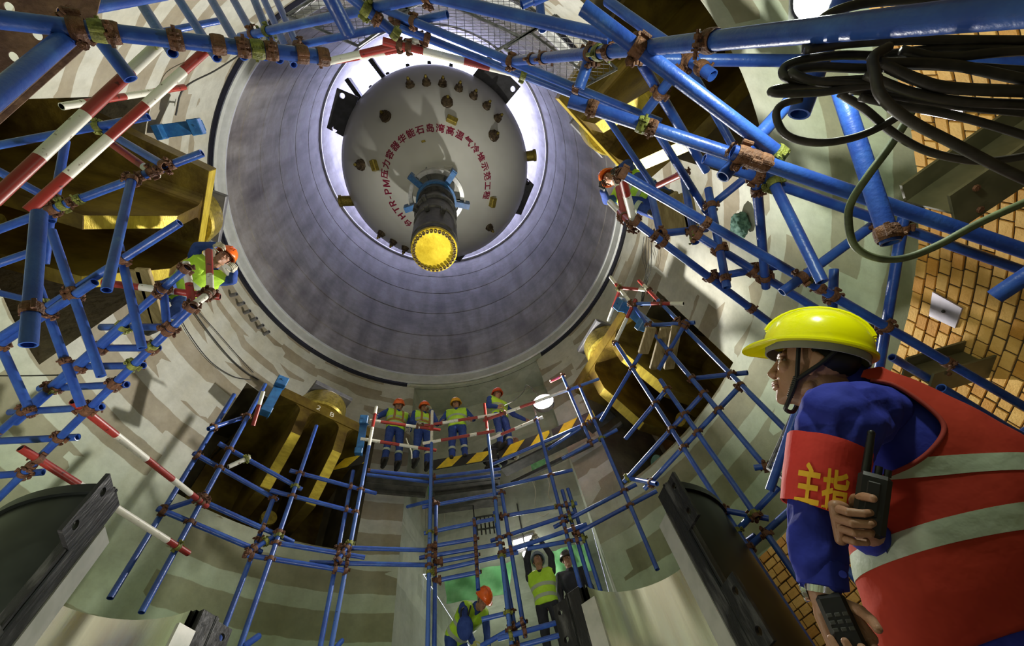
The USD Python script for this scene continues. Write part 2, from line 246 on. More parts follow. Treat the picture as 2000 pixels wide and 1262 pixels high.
GLYPH = {'台': '12,39 9,48 12,49 26,63 38,81 41,82 48,79 48,77 26,50 68,52 68,54 57,64 58,68 61,70 65,70 80,55 80,53 88,45 90,40 84,36 81,36 80,40 76,44 71,44 21,41|16,33 80,33 80,-9 70,-9 69,-4 26,-4 25,-9 16,-9/26,24 25,5 70,5 70,24', '压': '2,-6 7,7 10,28 10,77 93,76 92,68 19,68 19,30 16,7 10,-10|17,-5 18,3 50,3 50,35 24,35 24,44 50,44 51,65 59,65 59,44 88,43 87,35 59,35 59,4 92,3 92,-6|65,24 67,28 72,30 83,19 86,14 82,10 78,9 75,15', '力': '4,-4 6,-1 15,4 29,20 36,37 38,49 37,51 7,51 7,60 38,60 38,81 48,81 48,60 88,60 84,7 81,-3 76,-8 54,-9 51,0 52,1 70,0 73,3 77,27 77,51 47,51 47,43 42,24 31,6 12,-10 10,-10', '容': '7,12 3,20 16,25 30,34 40,43 47,53 55,50 54,45 64,36 73,30 93,21 93,19 88,13 76,18 76,-9 67,-9 65,-6 31,-6 29,-10 21,-10 20,17 10,12/30,16 29,2 67,2 67,15 66,17/34,26 34,25 64,26 49,39|7,72 43,73 41,80 50,82 54,73 88,73 89,53 80,53 79,64 16,64 16,53 7,53|56,55 57,59 63,61 83,47 87,43 87,40 80,36 74,43|8,41 9,44 24,53 30,61 35,61 39,59 38,55 27,44 17,37 12,36 12,38', '器': '6,12 2,19 18,26 25,32 24,33 4,33 4,41 35,41 39,47 38,49 11,50 11,77 43,77 43,51 50,50 48,44 46,43 47,41 65,42 65,43 58,45 59,49 52,49 52,77 85,77 85,49 71,48 75,46 78,41 92,41 92,33 69,32 70,30 81,24 94,20 94,18 89,12 85,13 85,-9 76,-9 75,-7 61,-7 61,-10 52,-9 52,22 66,23 55,33 39,33 28,24 29,22 43,22 43,-9 34,-9 33,-7 21,-7 19,-10 12,-10 11,13/61,2 76,1 76,14 61,14/61,58 76,57 76,69 61,69/20,2 34,1 34,14 20,14/34,68 20,69 20,57 34,57', '华': '4,13 4,22 43,22 43,33 53,32 53,22 92,22 92,13 53,13 52,-10 43,-9 43,13|34,53 34,56 50,61 50,80 59,80 59,64 78,72 81,75 83,75 89,69 81,63 59,55 59,43 61,42 81,42 84,53 91,50 91,43 89,37 85,34 55,34 50,39 50,52 37,48|4,52 4,55 16,63 31,82 39,79 39,77 30,66 29,31 20,32 20,54 12,48 8,48', '能': '52,36 59,37 54,39 52,43 52,81 61,81 61,66 72,69 78,73 84,74 88,67 77,62 61,58 61,46 83,46 84,49 84,56 86,57 93,53 91,42 89,39 85,37 61,37 61,22 70,24 81,29 82,31 84,31 89,26 89,24 77,18 62,14 61,12 61,2 63,0 83,0 85,5 85,13 87,13 88,11 93,10 93,1 89,-7 57,-8 53,-5|7,52 5,61 9,63 14,70 19,82 21,82 28,80 28,76 19,62 35,62 29,73 36,76 45,64 49,56 49,53 43,50 41,50 38,55|9,47 45,47 45,-4 42,-8 28,-10 24,-3 24,-1 36,-1 36,10 18,10 17,-9 9,-9/17,19 36,18 36,25 17,25/17,34 36,33 36,39 17,39', '石': '2,18 2,21 4,21 18,36 32,63 31,65 6,65 5,66 6,74 91,74 91,65 43,65 33,43 85,42 85,-9 75,-9 74,-3 33,-3 31,-10 23,-10 22,25 20,25 17,20 9,13 6,13/32,7 75,6 75,33 32,33', '岛': '10,25 18,25 18,8 32,8 33,29 42,29 42,8 57,8 58,25 66,25 66,-1 75,-1 78,7 80,31 17,31 17,72 38,72 42,82 52,80 49,75 49,72 78,72 77,53 72,43 58,42 56,49 52,45 50,45 49,47 30,55 33,61 38,61 55,53 56,50 66,50 68,53 69,63 27,63 26,41 88,40 89,26 87,5 85,-3 81,-8 62,-9 61,-3 58,-3 56,0 10,0', '湾': '25,47 25,49 34,57 38,63 38,65 29,65 30,73 55,73 53,81 59,83 62,82 66,73 92,73 93,72 92,65 80,64 93,49 92,46 87,43 85,44 81,52 74,58 74,61 79,63 79,65 72,64 72,40 86,39 86,21 44,20 42,17 43,15 89,15 89,8 84,-6 76,-10 63,-10 61,-8 60,-1 75,-2 78,2 79,7 31,7 36,28 76,28 77,32 32,32 31,40 47,40 46,59 43,58 39,50 32,43/55,41 64,40 63,65 55,65/39,64 42,62 46,62 46,65|7,75 8,78 14,80 26,64 18,59 14,67|5,-3 15,28 16,30 18,30 23,26 23,21 16,-1 13,-7|3,48 5,52 11,53 21,39 21,36 16,33 13,33', '高': '5,71 43,71 43,75 41,79 50,82 54,71 91,71 91,63 5,63|8,35 88,35 87,-6 82,-9 70,-9 67,-3 78,-2 79,-1 79,27 18,27 17,-9 9,-10|19,59 77,60 78,39 20,38/29,46 68,45 68,53 29,53 28,51|26,23 68,23 69,2 36,1 34,-4 26,-4/36,16 35,8 60,8 60,16', '温': '24,-7 24,1 31,1 32,2 32,32 87,32 87,1 93,1 93,-7/71,2 78,1 78,24 71,24 70,23/55,3 57,1 62,1 63,2 63,22 62,24 56,24 55,23/40,3 42,1 47,1 48,2 48,22 47,24 41,24 40,23|35,77 83,77 84,39 35,38/44,47 74,46 75,47 75,54 44,54/44,63 75,62 75,69 44,69|9,76 12,80 15,80 27,74 32,69 29,64 26,63 20,68 10,72|5,-3 16,15 22,29 24,30 30,24 16,-4 13,-8 11,-8|3,47 4,51 7,54 9,54 24,46 26,44 26,41 21,36', '气': '2,43 2,46 9,52 18,66 24,82 33,80 30,71 90,71 90,63 27,63 24,60 24,57 83,57 83,49 24,49 22,55 14,44 75,43 76,22 79,6 81,2 85,0 86,3 86,12 88,13 93,9 93,0 91,-6 87,-9 81,-9 73,-3 68,12 66,35 14,35 14,42 8,39 6,42', '冷': '23,44 24,47 33,52 47,66 56,82 64,80 64,73 69,66 81,54 92,47 92,44 87,39 85,39 68,54 58,66 38,44 31,39 28,39|33,28 34,36 60,36 50,49 51,52 55,54 57,54 67,43 67,41 61,38 61,36 81,36 85,33 84,29 76,18 64,6 66,2 73,-3 73,-5 68,-10 65,-9 60,-3 48,6 43,8 40,12 46,17 57,10 67,21 70,27|3,-2 3,2 10,14 16,32 20,33 24,31 25,30 24,24 12,-4 10,-5|4,72 4,75 12,77 23,61 25,54 16,51 11,63', '堆': '5,6 2,15 15,20 15,49 3,49 3,58 15,58 15,80 24,80 24,58 35,58 36,55 40,58 46,70 49,81 58,79 53,64 67,64 62,78 69,81 75,71 76,64 91,64 90,55 73,55 73,45 89,44 88,36 73,36 73,26 88,26 89,18 73,17 73,7 92,6 92,-3 51,-3 50,-10 42,-10 41,43 39,43 39,41 36,39 31,45 32,49 24,49 24,24 36,28 37,20 8,6/50,7 64,6 64,17 50,17/50,27 64,26 64,36 50,36/50,46 64,45 64,55 50,55', '示': '5,42 5,51 91,51 91,42 53,42 53,-3 52,-6 47,-9 38,-10 30,-10 26,0 43,0 43,42|65,29 66,32 71,34 75,32 86,15 91,4 90,2 84,-1 81,0 75,15|13,66 14,74 83,74 83,65|2,4 16,21 21,34 31,32 21,11 11,-1', '范': '38,2 38,52 84,53 85,25 84,21 80,18 62,17 59,23 59,26 75,26 75,44 48,44 48,3 50,1 81,1 84,6 84,13 86,14 93,11 92,0 90,-4 83,-8 48,-8 42,-6|5,73 26,73 27,82 35,81 35,73 59,73 61,82 69,82 70,73 91,73 92,65 70,64 69,55 61,55 60,64 35,64 35,55 27,55 26,64 5,64|6,-3 30,23 33,21 35,15 13,-9 11,-9|10,50 14,56 17,56 33,47 34,44 30,39 27,39|5,31 5,34 10,38 28,29 28,26 24,21 22,21', '工': '4,7 43,8 43,61 9,61 9,70 87,70 87,61 53,61 53,8 92,7 92,-2 4,-2', '程': '2,14 2,17 9,25 17,44 4,45 4,54 19,55 19,66 5,65 3,72 21,75 36,80 40,76 40,73 28,69 28,55 40,54 40,45 28,45 28,41 39,31 40,38 91,38 91,30 70,30 70,20 89,20 89,12 70,12 70,2 93,1 93,-7 36,-7 36,1 61,1 61,12 42,12 42,20 61,20 61,30 40,30 41,25 37,20 33,23 30,29 28,29 28,-9 19,-9 19,26 17,26 13,16 7,8|43,77 88,77 88,45 44,45/52,54 79,53 79,69 52,69', '主': '4,-5 5,3 43,4 43,25 13,26 14,34 43,34 43,53 9,53 9,62 49,62 45,68 35,75 35,77 40,81 43,81 52,74 60,66 60,62 87,62 87,53 53,53 53,34 83,34 83,25 53,25 53,4 92,3 92,-6', '指': '41,81 50,81 51,67 65,70 81,76 87,70 86,68 71,63 50,59 50,52 52,50 82,50 84,54 84,62 86,62 93,59 90,45 84,41 49,41 44,43 41,50|41,-9 42,35 89,34 88,-9 80,-9 78,-5 51,-5 49,-10/50,4 79,3 79,11 50,11/50,20 79,19 79,27 50,27|4,21 2,30 17,35 17,53 4,53 3,61 17,62 17,82 25,82 26,62 37,62 37,53 26,53 26,37 37,40 38,31 26,28 26,-2 23,-8 13,-10 7,-9 7,-5 5,-3 6,-1 17,-1 17,23 13,24', 'H': '9,71 20,70 20,42 49,42 50,70 61,71 61,-1 50,0 49,32 20,32 20,0 9,-1', 'T': '2,71 56,70 56,63 54,61 34,61 34,-1 23,0 23,61 3,61', 'R': '9,71 38,71 46,69 54,63 57,56 56,42 49,33 43,29 54,8 59,2 59,-1 48,-1 46,1 30,29 20,29 20,0 9,-1/20,39 35,38 43,41 46,46 45,57 40,61 20,62', '-': '3,23 4,31 30,31 29,22', 'P': '9,71 42,70 49,67 53,63 57,55 57,44 55,38 50,32 38,27 20,27 19,-1 9,-1/20,37 34,36 41,38 46,44 46,54 44,58 34,62 20,62', 'M': '9,71 22,70 34,33 36,31 38,22 39,22 56,70 69,71 69,-1 59,-1 59,47 57,47 55,42 43,6 35,6 20,49 19,49 19,0 9,-1', '2': '4,0 4,5 25,25 32,35 36,46 36,57 32,63 27,65 20,65 15,63 10,57 8,57 4,62 10,68 16,71 20,72 33,71 37,69 44,60 45,46 43,39 37,28 19,7 48,8 48,0', 'B': '10,70 37,70 45,68 52,63 55,55 55,50 51,41 46,37 56,31 59,23 59,17 55,8 49,3 39,0 10,0/19,8 35,7 45,10 50,17 49,27 46,30 38,33 19,33/19,41 34,40 41,42 44,44 46,48 45,58 42,61 36,63 19,63'}
# ------------------------------------------------------------------ the chamber: round wall, bracket recesses, alcove, floor
RW, ZF, ZT = 4.15, -0.6, 8.94
BR = {'left': (-140.7, 3.05, -0.55), 'lower': (145.0, 3.2, -0.05), 'right': (40.7, 3.2, 0.30), 'upper': (-33.0, 2.95, 0.60)}   # azimuth, radial distance of the front edge, sideways offset
def quads(v, f): return trimesh.Trimesh(np.array(v, float), np.array([t for q in f for t in ((q[0], q[1], q[2]), (q[0], q[2], q[3]))]), process=False)
RZ0, RZ1, RH, RD = 4.55, 6.98, 1.30, 5.35
holes = []
for nme, (az, dist, off) in BR.items():
    n = np.array([math.cos(rad(az)), math.sin(rad(az))]); s = np.array([-n[1], n[0]])
    o = {'left': -0.55, 'lower': -0.05, 'right': 0.30, 'upper': 0.55}[nme]
    a = [math.asin((o+k*RH)/RW) for k in (-1, 1)]
    holes.append([rad(az)+a[0], rad(az)+a[1], RZ0, RZ1, n, s, o])
AX0, AX1, AYB = -1.85, 1.24, 4.77
alc = [math.acos(AX1/RW), math.acos(AX0/RW)]
def norm(a): return a % (2*PI)
edges = sorted(set([round(norm(x), 6) for x in np.arange(0, 2*PI, rad(3))] + [round(norm(h[k]), 6) for h in holes for k in (0, 1)] + [round(a, 6) for a in alc]))
zed = sorted(set([ZF, RZ0, RZ1, ZT] + list(np.arange(0.4, 8.9, 0.8))))
def inside(t, z):
    for h in holes:
        if h[2] < z < h[3] and norm(t-h[0]) < h[1]-h[0]: return True
    return alc[0] < t < alc[1]
V, F = [], []
for i, a in enumerate(edges):
    b = edges[(i+1) % len(edges)]; tm = a + norm(b-a)/2
    for z0, z1 in zip(zed[:-1], zed[1:]):
        if inside(norm(tm), (z0+z1)/2): continue
        k = len(V); V += [(RW*math.cos(a), RW*math.sin(a), z0), (RW*math.cos(a), RW*math.sin(a), z1), (RW*math.cos(b), RW*math.sin(b), z1), (RW*math.cos(b), RW*math.sin(b), z0)]; F.append((k, k+1, k+2, k+3))
wall = quads(V, F); wall.merge_vertices()
RECESS = []
for a0, a1, z0, z1, n, s, o in holes:
    arc = [np.array([RW*math.cos(a), RW*math.sin(a)]) for a in np.linspace(a0, a1, 9)]
    back = [n*RD + s*(p@s) for p in arc]
    v, f = [], []
    for z, flip in ((z0, 0), (z1, 1)):
        for i in range(8):
            k = len(v); v += [(*arc[i], z), (*arc[i+1], z), (*back[i+1], z), (*back[i], z)]; f.append((k, k+1, k+2, k+3) if flip else (k+3, k+2, k+1, k))
    for p, q in ((arc[0], back[0]), (back[-1], arc[-1])): k = len(v); v += [(*p, z0), (*q, z0), (*q, z1), (*p, z1)]; f.append((k, k+1, k+2, k+3))
    k = len(v); v += [(*back[0], z0), (*back[-1], z0), (*back[-1], z1), (*back[0], z1)]; f.append((k, k+1, k+2, k+3))
    RECESS.append(quads(v, f))
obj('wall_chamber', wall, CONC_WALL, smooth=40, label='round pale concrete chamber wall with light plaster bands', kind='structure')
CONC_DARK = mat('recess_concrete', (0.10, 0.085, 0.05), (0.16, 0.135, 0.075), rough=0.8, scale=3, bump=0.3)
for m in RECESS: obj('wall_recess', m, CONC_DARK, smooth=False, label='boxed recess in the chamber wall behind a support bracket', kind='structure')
# alcove in the front wall
yl, yr = math.sqrt(RW**2-AX0**2), math.sqrt(RW**2-AX1**2)
LZ = 4.80
PZ = 5.60                                                        # deck height of the workers' platform
YB2 = 8.2
def slab(pts): return trimesh.convex.convex_hull(np.array(pts))
aw = [quads([(AX0, yl, ZF), (AX0, YB2, ZF), (AX0, YB2, LZ), (AX0, yl, LZ)], [(0, 1, 2, 3)]), quads([(AX0, yl, LZ), (AX0, AYB, LZ), (AX0, AYB, ZT), (AX0, yl, ZT)], [(0, 1, 2, 3)]),
      quads([(AX1, yr, ZF), (AX1, YB2, ZF), (AX1, YB2, LZ), (AX1, yr, LZ)], [(3, 2, 1, 0)]), quads([(AX1, yr, LZ), (AX1, AYB, LZ), (AX1, AYB, ZT), (AX1, yr, ZT)], [(3, 2, 1, 0)])]
obj('wall_alcove_side', aw[0], CONC_ALCOVE, smooth=False, kind='structure', label='side wall of the alcove behind the platform')
obj('wall_alcove_side', aw[1], CONC_ALCOVE, smooth=False, kind='structure', label='upper side wall of the alcove')
obj('wall_alcove_side', aw[2], CONC_ALCOVE, smooth=False, kind='structure', label='right side wall of the alcove')
obj('wall_alcove_side', aw[3], CONC_ALCOVE, smooth=False, kind='structure', label='upper right side wall of the alcove')
obj('wall_alcove_back', quads([(AX0, AYB, LZ), (AX1, AYB, LZ), (AX1, AYB, ZT), (AX0, AYB, ZT)], [(0, 1, 2, 3)]), CONC_ALCOVE, smooth=False, kind='structure', label='smooth grey back wall of the alcove behind the four workers')
obj('wall_alcove_back', quads([(AX0, YB2, ZF), (AX1, YB2, ZF), (AX1, YB2, LZ), (AX0, YB2, LZ)], [(0, 1, 2, 3)]), CONC_ALCOVE, smooth=False, kind='structure', label='back wall of the passage under the platform')
obj('ceiling', bx((AX1-AX0, YB2-AYB-0.03, 0.3), ((AX0+AX1)/2, (AYB+YB2)/2+0.02, LZ+0.152)), CONC_ALCOVE, smooth=False, kind='structure', label='concrete lintel over the passage')
obj('ceiling', prism(sbox(AX0-0.15, yl-0.1, AX1+0.15, AYB+0.1).difference(Point(0, 0).buffer(4.09, 64)), 0.25, None, (0, 0, ZT-0.01)), CONC_ALCOVE, smooth=False, kind='structure', label='flat top of the alcove')
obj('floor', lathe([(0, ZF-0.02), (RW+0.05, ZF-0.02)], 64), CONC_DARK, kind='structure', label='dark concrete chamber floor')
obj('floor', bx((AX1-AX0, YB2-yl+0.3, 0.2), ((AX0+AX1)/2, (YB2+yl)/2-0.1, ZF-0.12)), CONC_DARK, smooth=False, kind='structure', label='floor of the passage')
# steel lip and the shaft above, cast in lifts
obj('trim_1', lathe([(RW+0.02, ZT-0.02), (RW+0.02, ZT+0.12), (4.06, ZT+0.12), (4.04, ZT+0.16)], 128), mat('black_gap', (0.01, 0.01, 0.01), rough=0.9), kind='structure', label='dark gap above the chamber wall')
LIPSTEEL = mat('lip_steel', (0.44, 0.46, 0.45), (0.52, 0.54, 0.54), rough=0.42, metal=0.2, scale=5)
obj('trim_2', lathe([(4.10, ZT+0.10), (4.07, ZT+0.06), (4.03, ZT+0.08), (4.00, ZT+0.20), (3.985, ZT+0.25), (3.96, ZT+0.26), (3.96, ZT+0.31), (4.03, ZT+0.33)], 160), LIPSTEEL, kind='structure', label='pale steel ring at the mouth of the shaft')
prof = []; z = ZT+0.5; zt = 24.6
lifts = [9.24, 10.1, 11.5, 13.1, 14.9, 16.7, 18.6]
rz = lambda z: 4.02 + (z-9.4)*(4.43-4.02)/(18.6-9.4)
for a, b in zip(lifts[:-1], lifts[1:]): prof += [(rz(a)+0.03, a), (rz(a), a+0.02), (rz(b), b-0.03), (rz(b)+0.03, b)]
obj('wall_shaft', lathe(prof, 160), CONC_SHAFT, kind='structure', label='tall round concrete shaft above the chamber, stained in streaks')
obj('trim_3', lathe([(4.46, 18.57), (4.37, 18.58), (4.37, 18.70), (4.46, 18.72)], 160), mat('pale_ring_edge', (0.8, 0.8, 0.84), rough=0.5), kind='structure', label='thin pale ring around the shaft beside the vessel')
obj('wall_shaft_top', lathe([(4.45, 18.7), (4.45, 20.4), (4.48, 20.42), (4.48, 25.6)], 128), CONC_SHAFT, kind='structure', label='upper end of the concrete shaft open to daylight')

# brick lining: every brick on the wall by the foreman
RB, ZB = 3.80, 2.46
A0, A1 = rad(-58), rad(71)
obj('wall_brick_backing', lathe([(RB+0.004, ZF), (RB+0.004, ZB-0.005), (RW+0.05, ZB-0.005)], 90, A0, A1), MORTAR, kind='structure', label='dark mortar bed behind the yellow bricks')
wb = thing('wall_brick', 'curved wall of yellow bricks with dark joints behind the yellow-helmeted man', 'wall', kind='structure')
def pjx(p): v = R.T @ (np.asarray(p)-C); return v
ch, bl = 0.078, 0.124; cands = []
nrow = int((ZB-0.2)/ch); nb = int((A1-A0)*RB/bl)
for i in range(nrow):
    z = ZB-(i+0.5)*ch
    a = A0 + (0.5*(i % 2))*bl/RB
    while a < A1-bl/RB:
        w = bl*(1+rng.uniform(-0.12, 0.12)); mid = a+w/RB/2
        p = np.array([RB*math.cos(mid), RB*math.sin(mid), z]); v = pjx(p)
        area = 0
        if v[2] > 0.3:
            x, y = 1000+v[0]/v[2]*FPX, 631+v[1]/v[2]*FPX
            if -40 < x < 2040 and -40 < y < 1300: area = abs(unit(p-C) @ np.array([math.cos(mid), math.sin(mid), 0]))/v[2]**2*(0.2 if (x > 1720 and y > 900) or (x > 1600 and y < 190) else 1)
        cands.append((area, mid, z, w)); a += w/RB
cands = [c for c in cands if c[0] > 0]
cands.sort(key=lambda c: -c[0])
def brick_mesh(mid, z, w):
    pr = rng.uniform(-0.003, 0.004); g = 0.0045
    b = bevel_box((0.05, w-2*g*rng.uniform(0.8, 1.5), ch-2*g*rng.uniform(0.8, 1.5)), 0.0025)
    rot = trimesh.transformations.rotation_matrix(mid, [0, 0, 1])[:3, :3]; e = trimesh.transformations.rotation_matrix(rng.normal(0, 0.0035), [1, 0, 0])[:3, :3]
    rr = RB+0.02-pr
    return place(b, rot @ e, (rr*math.cos(mid), rr*math.sin(mid), z))
rest = {0: [], 1: [], 2: []}
for k, (ar, mid, z, w) in enumerate(cands):
    c = int(rng.choice(3, p=[0.5, 0.36, 0.14])); m = brick_mesh(mid, z, w)
    if k < 300: obj('brick', m, BRICKS[c], wb, smooth=False)
    else: rest[c].append(m)
for c in rest: obj('smaller_bricks', cat(rest[c]), BRICKS[c], wb, smooth=False, kind='stuff', label='further yellow bricks of the same wall')

# ------------------------------------------------------------------ the vessel
HS, RS = 15.94, 3.09
vs = thing('reactor_vessel', 'huge white domed pressure vessel lowered through the shaft, red characters around its nozzle', 'vessel')
pr = [(0.0, HS-RS)] + [(RS*math.sin(t), HS-RS*math.cos(t)) for t in np.linspace(0.02, PI/2, 40)] + [(RS, 19.2), (RS-0.06, 19.22), (RS-0.06, 21.8), (0, 21.9)]
obj('domed_head', lathe(pr, 128), WHITE_VESSEL, vs)
def on_head(px, py): P = at_sphere(px, py, HS, RS); n = unit(P-[0, 0, HS]); return P, n
bosses = [(530, 230), (613, 220), (695, 225), (777, 248), (852, 287), (918, 338), (974, 400), (955, 488), (718, 317), (405, 390), (280, 637), (385, 985), (445, 1028), (505, 1060), (933, 955)]
for i, (x, y) in enumerate(bosses):
    P, n = on_head(600+x/2.63, 80+y/2.63); big = i in (7, 8, 9, 10)
    r = 0.15 if big else 0.115
    m = cat([lathe([(0, -0.05), (r*1.15, -0.05), (r*1.15, 0.02), (r, 0.045), (r, 0.10), (r*0.55, 0.13), (r*0.5, 0.20), (0, 0.21)], 8 if not big else 10)])
    b = obj('inspection_boss', place(m, frame(n), P), BOSS, vs)
    obj('cap_nut', place(lathe([(0, 0.20), (0.035, 0.20), (0.035, 0.26), (0, 0.265)], 6), frame(n), P), BRASSPLUG, b)
for x, y, a in ((742, 412, 0.3), (352, 640, 1.4), (947, 825, 1.3)):
    P, n = on_head(600+x/2.63, 80+y/2.63); F = frame(n, R @ [math.cos(a), math.sin(a), 0])
    obj('block_lug', place(bevel_box((0.30, 0.16, 0.22), 0.02), F, P+n*0.04), BRASSPLUG, vs)
P, n = on_head(827, 276); obj('weld_mark', place(bevel_box((0.11, 0.06, 0.02), 0.005), frame(n), P), BRASSPLUG, vs)
P, n = on_head(876, 325); F = frame(n, R @ [0.97, -0.2, 0])
obj('tab_plate', place(bevel_box((0.24, 0.07, 0.02), 0.005), F, P+n*0.02), WHITE_VESSEL, vs)
# support lugs at the girth
def lug(corners, z, holes2):
    q = [at_z(*c, z) for c in corners]; poly = Polygon([(p[0], p[1]) for p in q]); cs = [np.array(p)[:2] for p in q]
    c = np.mean(cs, 0); out = unit(np.array([c[0], c[1]])); 
    cut = unary_union([Point(*at_z(*h, z)[:2]).buffer(0.085) for h in holes2]) if holes2 else Polygon()
    r = thing_part('support_lug', prism(poly.difference(cut), 0.16, None, (0, 0, z)), LUGSTEEL)
    cen = np.array([poly.centroid.x, poly.centroid.y, 0])
    inner = poly.intersection(Point(0, 0).buffer(3.55, 64)); 
    web = sbox(-0.2, -0.2, 0.2, 0.2)
    if inner.area > 0: obj('web_plate', prism(inner.buffer(-0.06), 0.8, None, (0, 0, z+0.16)), LUGSTEEL, r)
    return r
def thing_part(name, m, mt): return obj(name, m, mt, vs)
lug([(700, 190), (672, 268), (638, 250), (658, 172)], 15.9, [(668, 187), (653, 253)])
lug([(923, 148), (954, 108), (1017, 169), (988, 205)], 15.9, [(954, 120), (1002, 174)])
lug([(1026, 345), (1043, 361), (1018, 420), (1000, 416)], 15.9, [(1030, 357)])
lug([(893, 478), (905, 474), (914, 492), (898, 511), (884, 506)], 15.2, [])
for a, b in (((722, 115), (748, 150)), ((676, 154), (700, 188))):
    A, B = at_z(*a, 16.6), at_z(*b, 16.6); dirv = unit((B-A)[:2]); s = np.array([-dirv[1], dirv[0], 0])*0.07
    m = trimesh.convex.convex_hull(np.array([p+s*k+np.array([0, 0, h]) for p in (A, B+np.append(dirv, 0)*0.2) for k in (-1, 1) for h in (0, 0.55)]))
    obj('guide_fin', m, LUGSTEEL, vs)
for a, b, z in (((1024, 306), (1046, 303), 15.6), ((690, 392), (663, 393), 15.4)):
    A, B = at_z(*a, z), at_z(*b, z); u = unit(B-A); A = A-u*0.3
    obj('side_nozzle', place(lathe([(0, 0), (0.17, 0), (0.17, np.linalg.norm(B-A)-0.1), (0.2, np.linalg.norm(B-A)-0.08), (0.2, np.linalg.norm(B-A)), (0.1, np.linalg.norm(B-A)), (0.1, 0.4), (0, 0.4)], 24), frame(u), A), BRASSPLUG, vs)
for th in np.linspace(-2.0, -1.1, 5):
    obj('girth_clip', place(bevel_box((0.16, 0.12, 0.3), 0.02), frame((0, 0, 1), (math.cos(th), math.sin(th), 0)), (3.14*math.cos(th), 3.14*math.sin(th), 17.0)), LUGSTEEL, vs)
# lettering painted round the nozzle, read clockwise from below
def glyph(ch):
    ps = []
    for pol in GLYPH[ch].split('|'):
        rings = [[tuple(map(float, q.split(','))) for q in rg.split()] for rg in pol.split('/')]
        ps.append(Polygon(rings[0], rings[1:]).buffer(0))
    return unary_union(ps)
text = list('台HTR-PM压力容器华能石岛湾高温气冷堆示范工程')
azs = [145, 155.5, 165, 172.5, 180, 187, 196.5, 206.5] + [206.5+10.76*i for i in range(1, 18)]
import shapely
for chx, az in zip(text, azs):
    lat = chx in 'HTR-PM'; s = 0.245/96 if not lat else 0.29/96; w = 96 if not lat else {'-': 34, 'M': 78, 'H': 70, 'T': 58, 'R': 60, 'P': 60}[chx]
    g = glyph(chx).buffer(1.3); v2, f2 = trimesh.creation.triangulate_polygon(g, engine='earcut') if g.geom_type == 'Polygon' else (None, None)
    polys = getattr(g, 'geoms', [g]); ms = []
    th = 28.7 if not lat else 27.6
    for p in polys:
        e = trimesh.creation.extrude_polygon(p, 1.0, engine='earcut'); q = e.vertices
        u, vv = (q[:, 0]-w/2)*s, (q[:, 1]-36)*s
        co = rad(th)+vv/RS; a = rad(az)+u/(RS*math.sin(rad(th)))
        rr = RS + np.where(q[:, 2] > 0.5, 0.006, -0.004)
        ms.append(trimesh.Trimesh(np.stack([rr*np.sin(co)*np.cos(a), rr*np.sin(co)*np.sin(a), HS-rr*np.cos(co)], 1), e.faces, process=False))
    obj('painted_character', cat(ms), RED_LETTER, vs, smooth=False)
# discharge nozzle hanging below the head
nz = obj('discharge_nozzle', lathe([(0, 7.42), (0.40, 7.42), (0.40, 7.6), (0.42, 7.62), (0.42, 8.35), (0.40, 8.38), (0.40, 8.75), (0.43, 8.78), (0.43, 8.95), (0.41, 8.98), (0.41, 9.55), (0.46, 9.6), (0.46, 9.78), (0.36, 9.85), (0.36, 10.5), (0.44, 10.62), (0.44, 10.9), (0.38, 10.95), (0.38, 12.2), (0.5, 12.9)], 64), DARKSTEEL, vs)
obj('end_flange', lathe([(0, 7.30), (0.385, 7.30), (0.395, 7.31), (0.395, 7.40), (0, 7.41)], 72), GOLD, nz, label='gold-coloured flange face')
for k in range(32):
    a = 2*PI*k/32; p = (0.348*math.cos(a), 0.348*math.sin(a), 7.26)
    obj('flange_bolt', place(lathe([(0.017, 0.0), (0.030, 0), (0.030, 0.05), (0.017, 0.05)], 8), None, p), BOSS, vs, smooth=False)
obj('collar', lathe([(0.40, 10.92), (0.49, 10.92), (0.49, 11.16), (0.40, 11.16)], 48), BLUE_CLAMP, nz)
rg = obj('clamp_ring', lathe([(0.60, 11.35), (0.70, 11.35), (0.70, 11.62), (0.60, 11.62), (0.60, 11.35)], 64), SILVER, vs)
for px, py in ((803, 405), (824, 364), (871, 360), (901, 399)):
    p = at_z(px, py, 11.25); a = math.atan2(p[1], p[0]); F = frame((0, 0, 1), (math.cos(a), math.sin(a), 0))
    obj('clamp_arm', cat([place(bx((0.42, 0.13, 0.16)), F, (0.60*math.cos(a), 0.60*math.sin(a), 11.18)), place(bx((0.10, 0.14, 0.34)), F, (0.79*math.cos(a), 0.79*math.sin(a), 11.3))]), BLUE_CLAMP, vs, smooth=False)
for a in (0.4, 1.2, 2.0, 2.8, 4.6, 5.6): obj('stiffener', place(bx((0.28, 0.03, 0.9)), frame((0, 0, 1), (math.cos(a), math.sin(a), 0)), (0.5*math.cos(a), 0.5*math.sin(a), 11.9)), DARKSTEEL, nz, smooth=False)
for a, z, ln in ((0.9, 8.5, 0.5), (1.35, 8.6, 0.35), (-2.4, 9.5, 0.4), (-1.8, 9.55, 0.3), (-0.9, 8.4, 0.22), (-1.6, 8.55, 0.18)): obj('hose_fitting', place(bevel_box((0.11, 0.09, ln), 0.015), frame((0, 0, 1), (math.cos(a), math.sin(a), 0)), (0.45*math.cos(a), 0.45*math.sin(a), z)), DARKSTEEL, nz)
P = at_z(887, 345, 11.6); obj('signal_rod', tube((0.66*math.cos(-0.6), 0.66*math.sin(-0.6), 11.5), P, 0.014, 6), DARKSTEEL, vs)

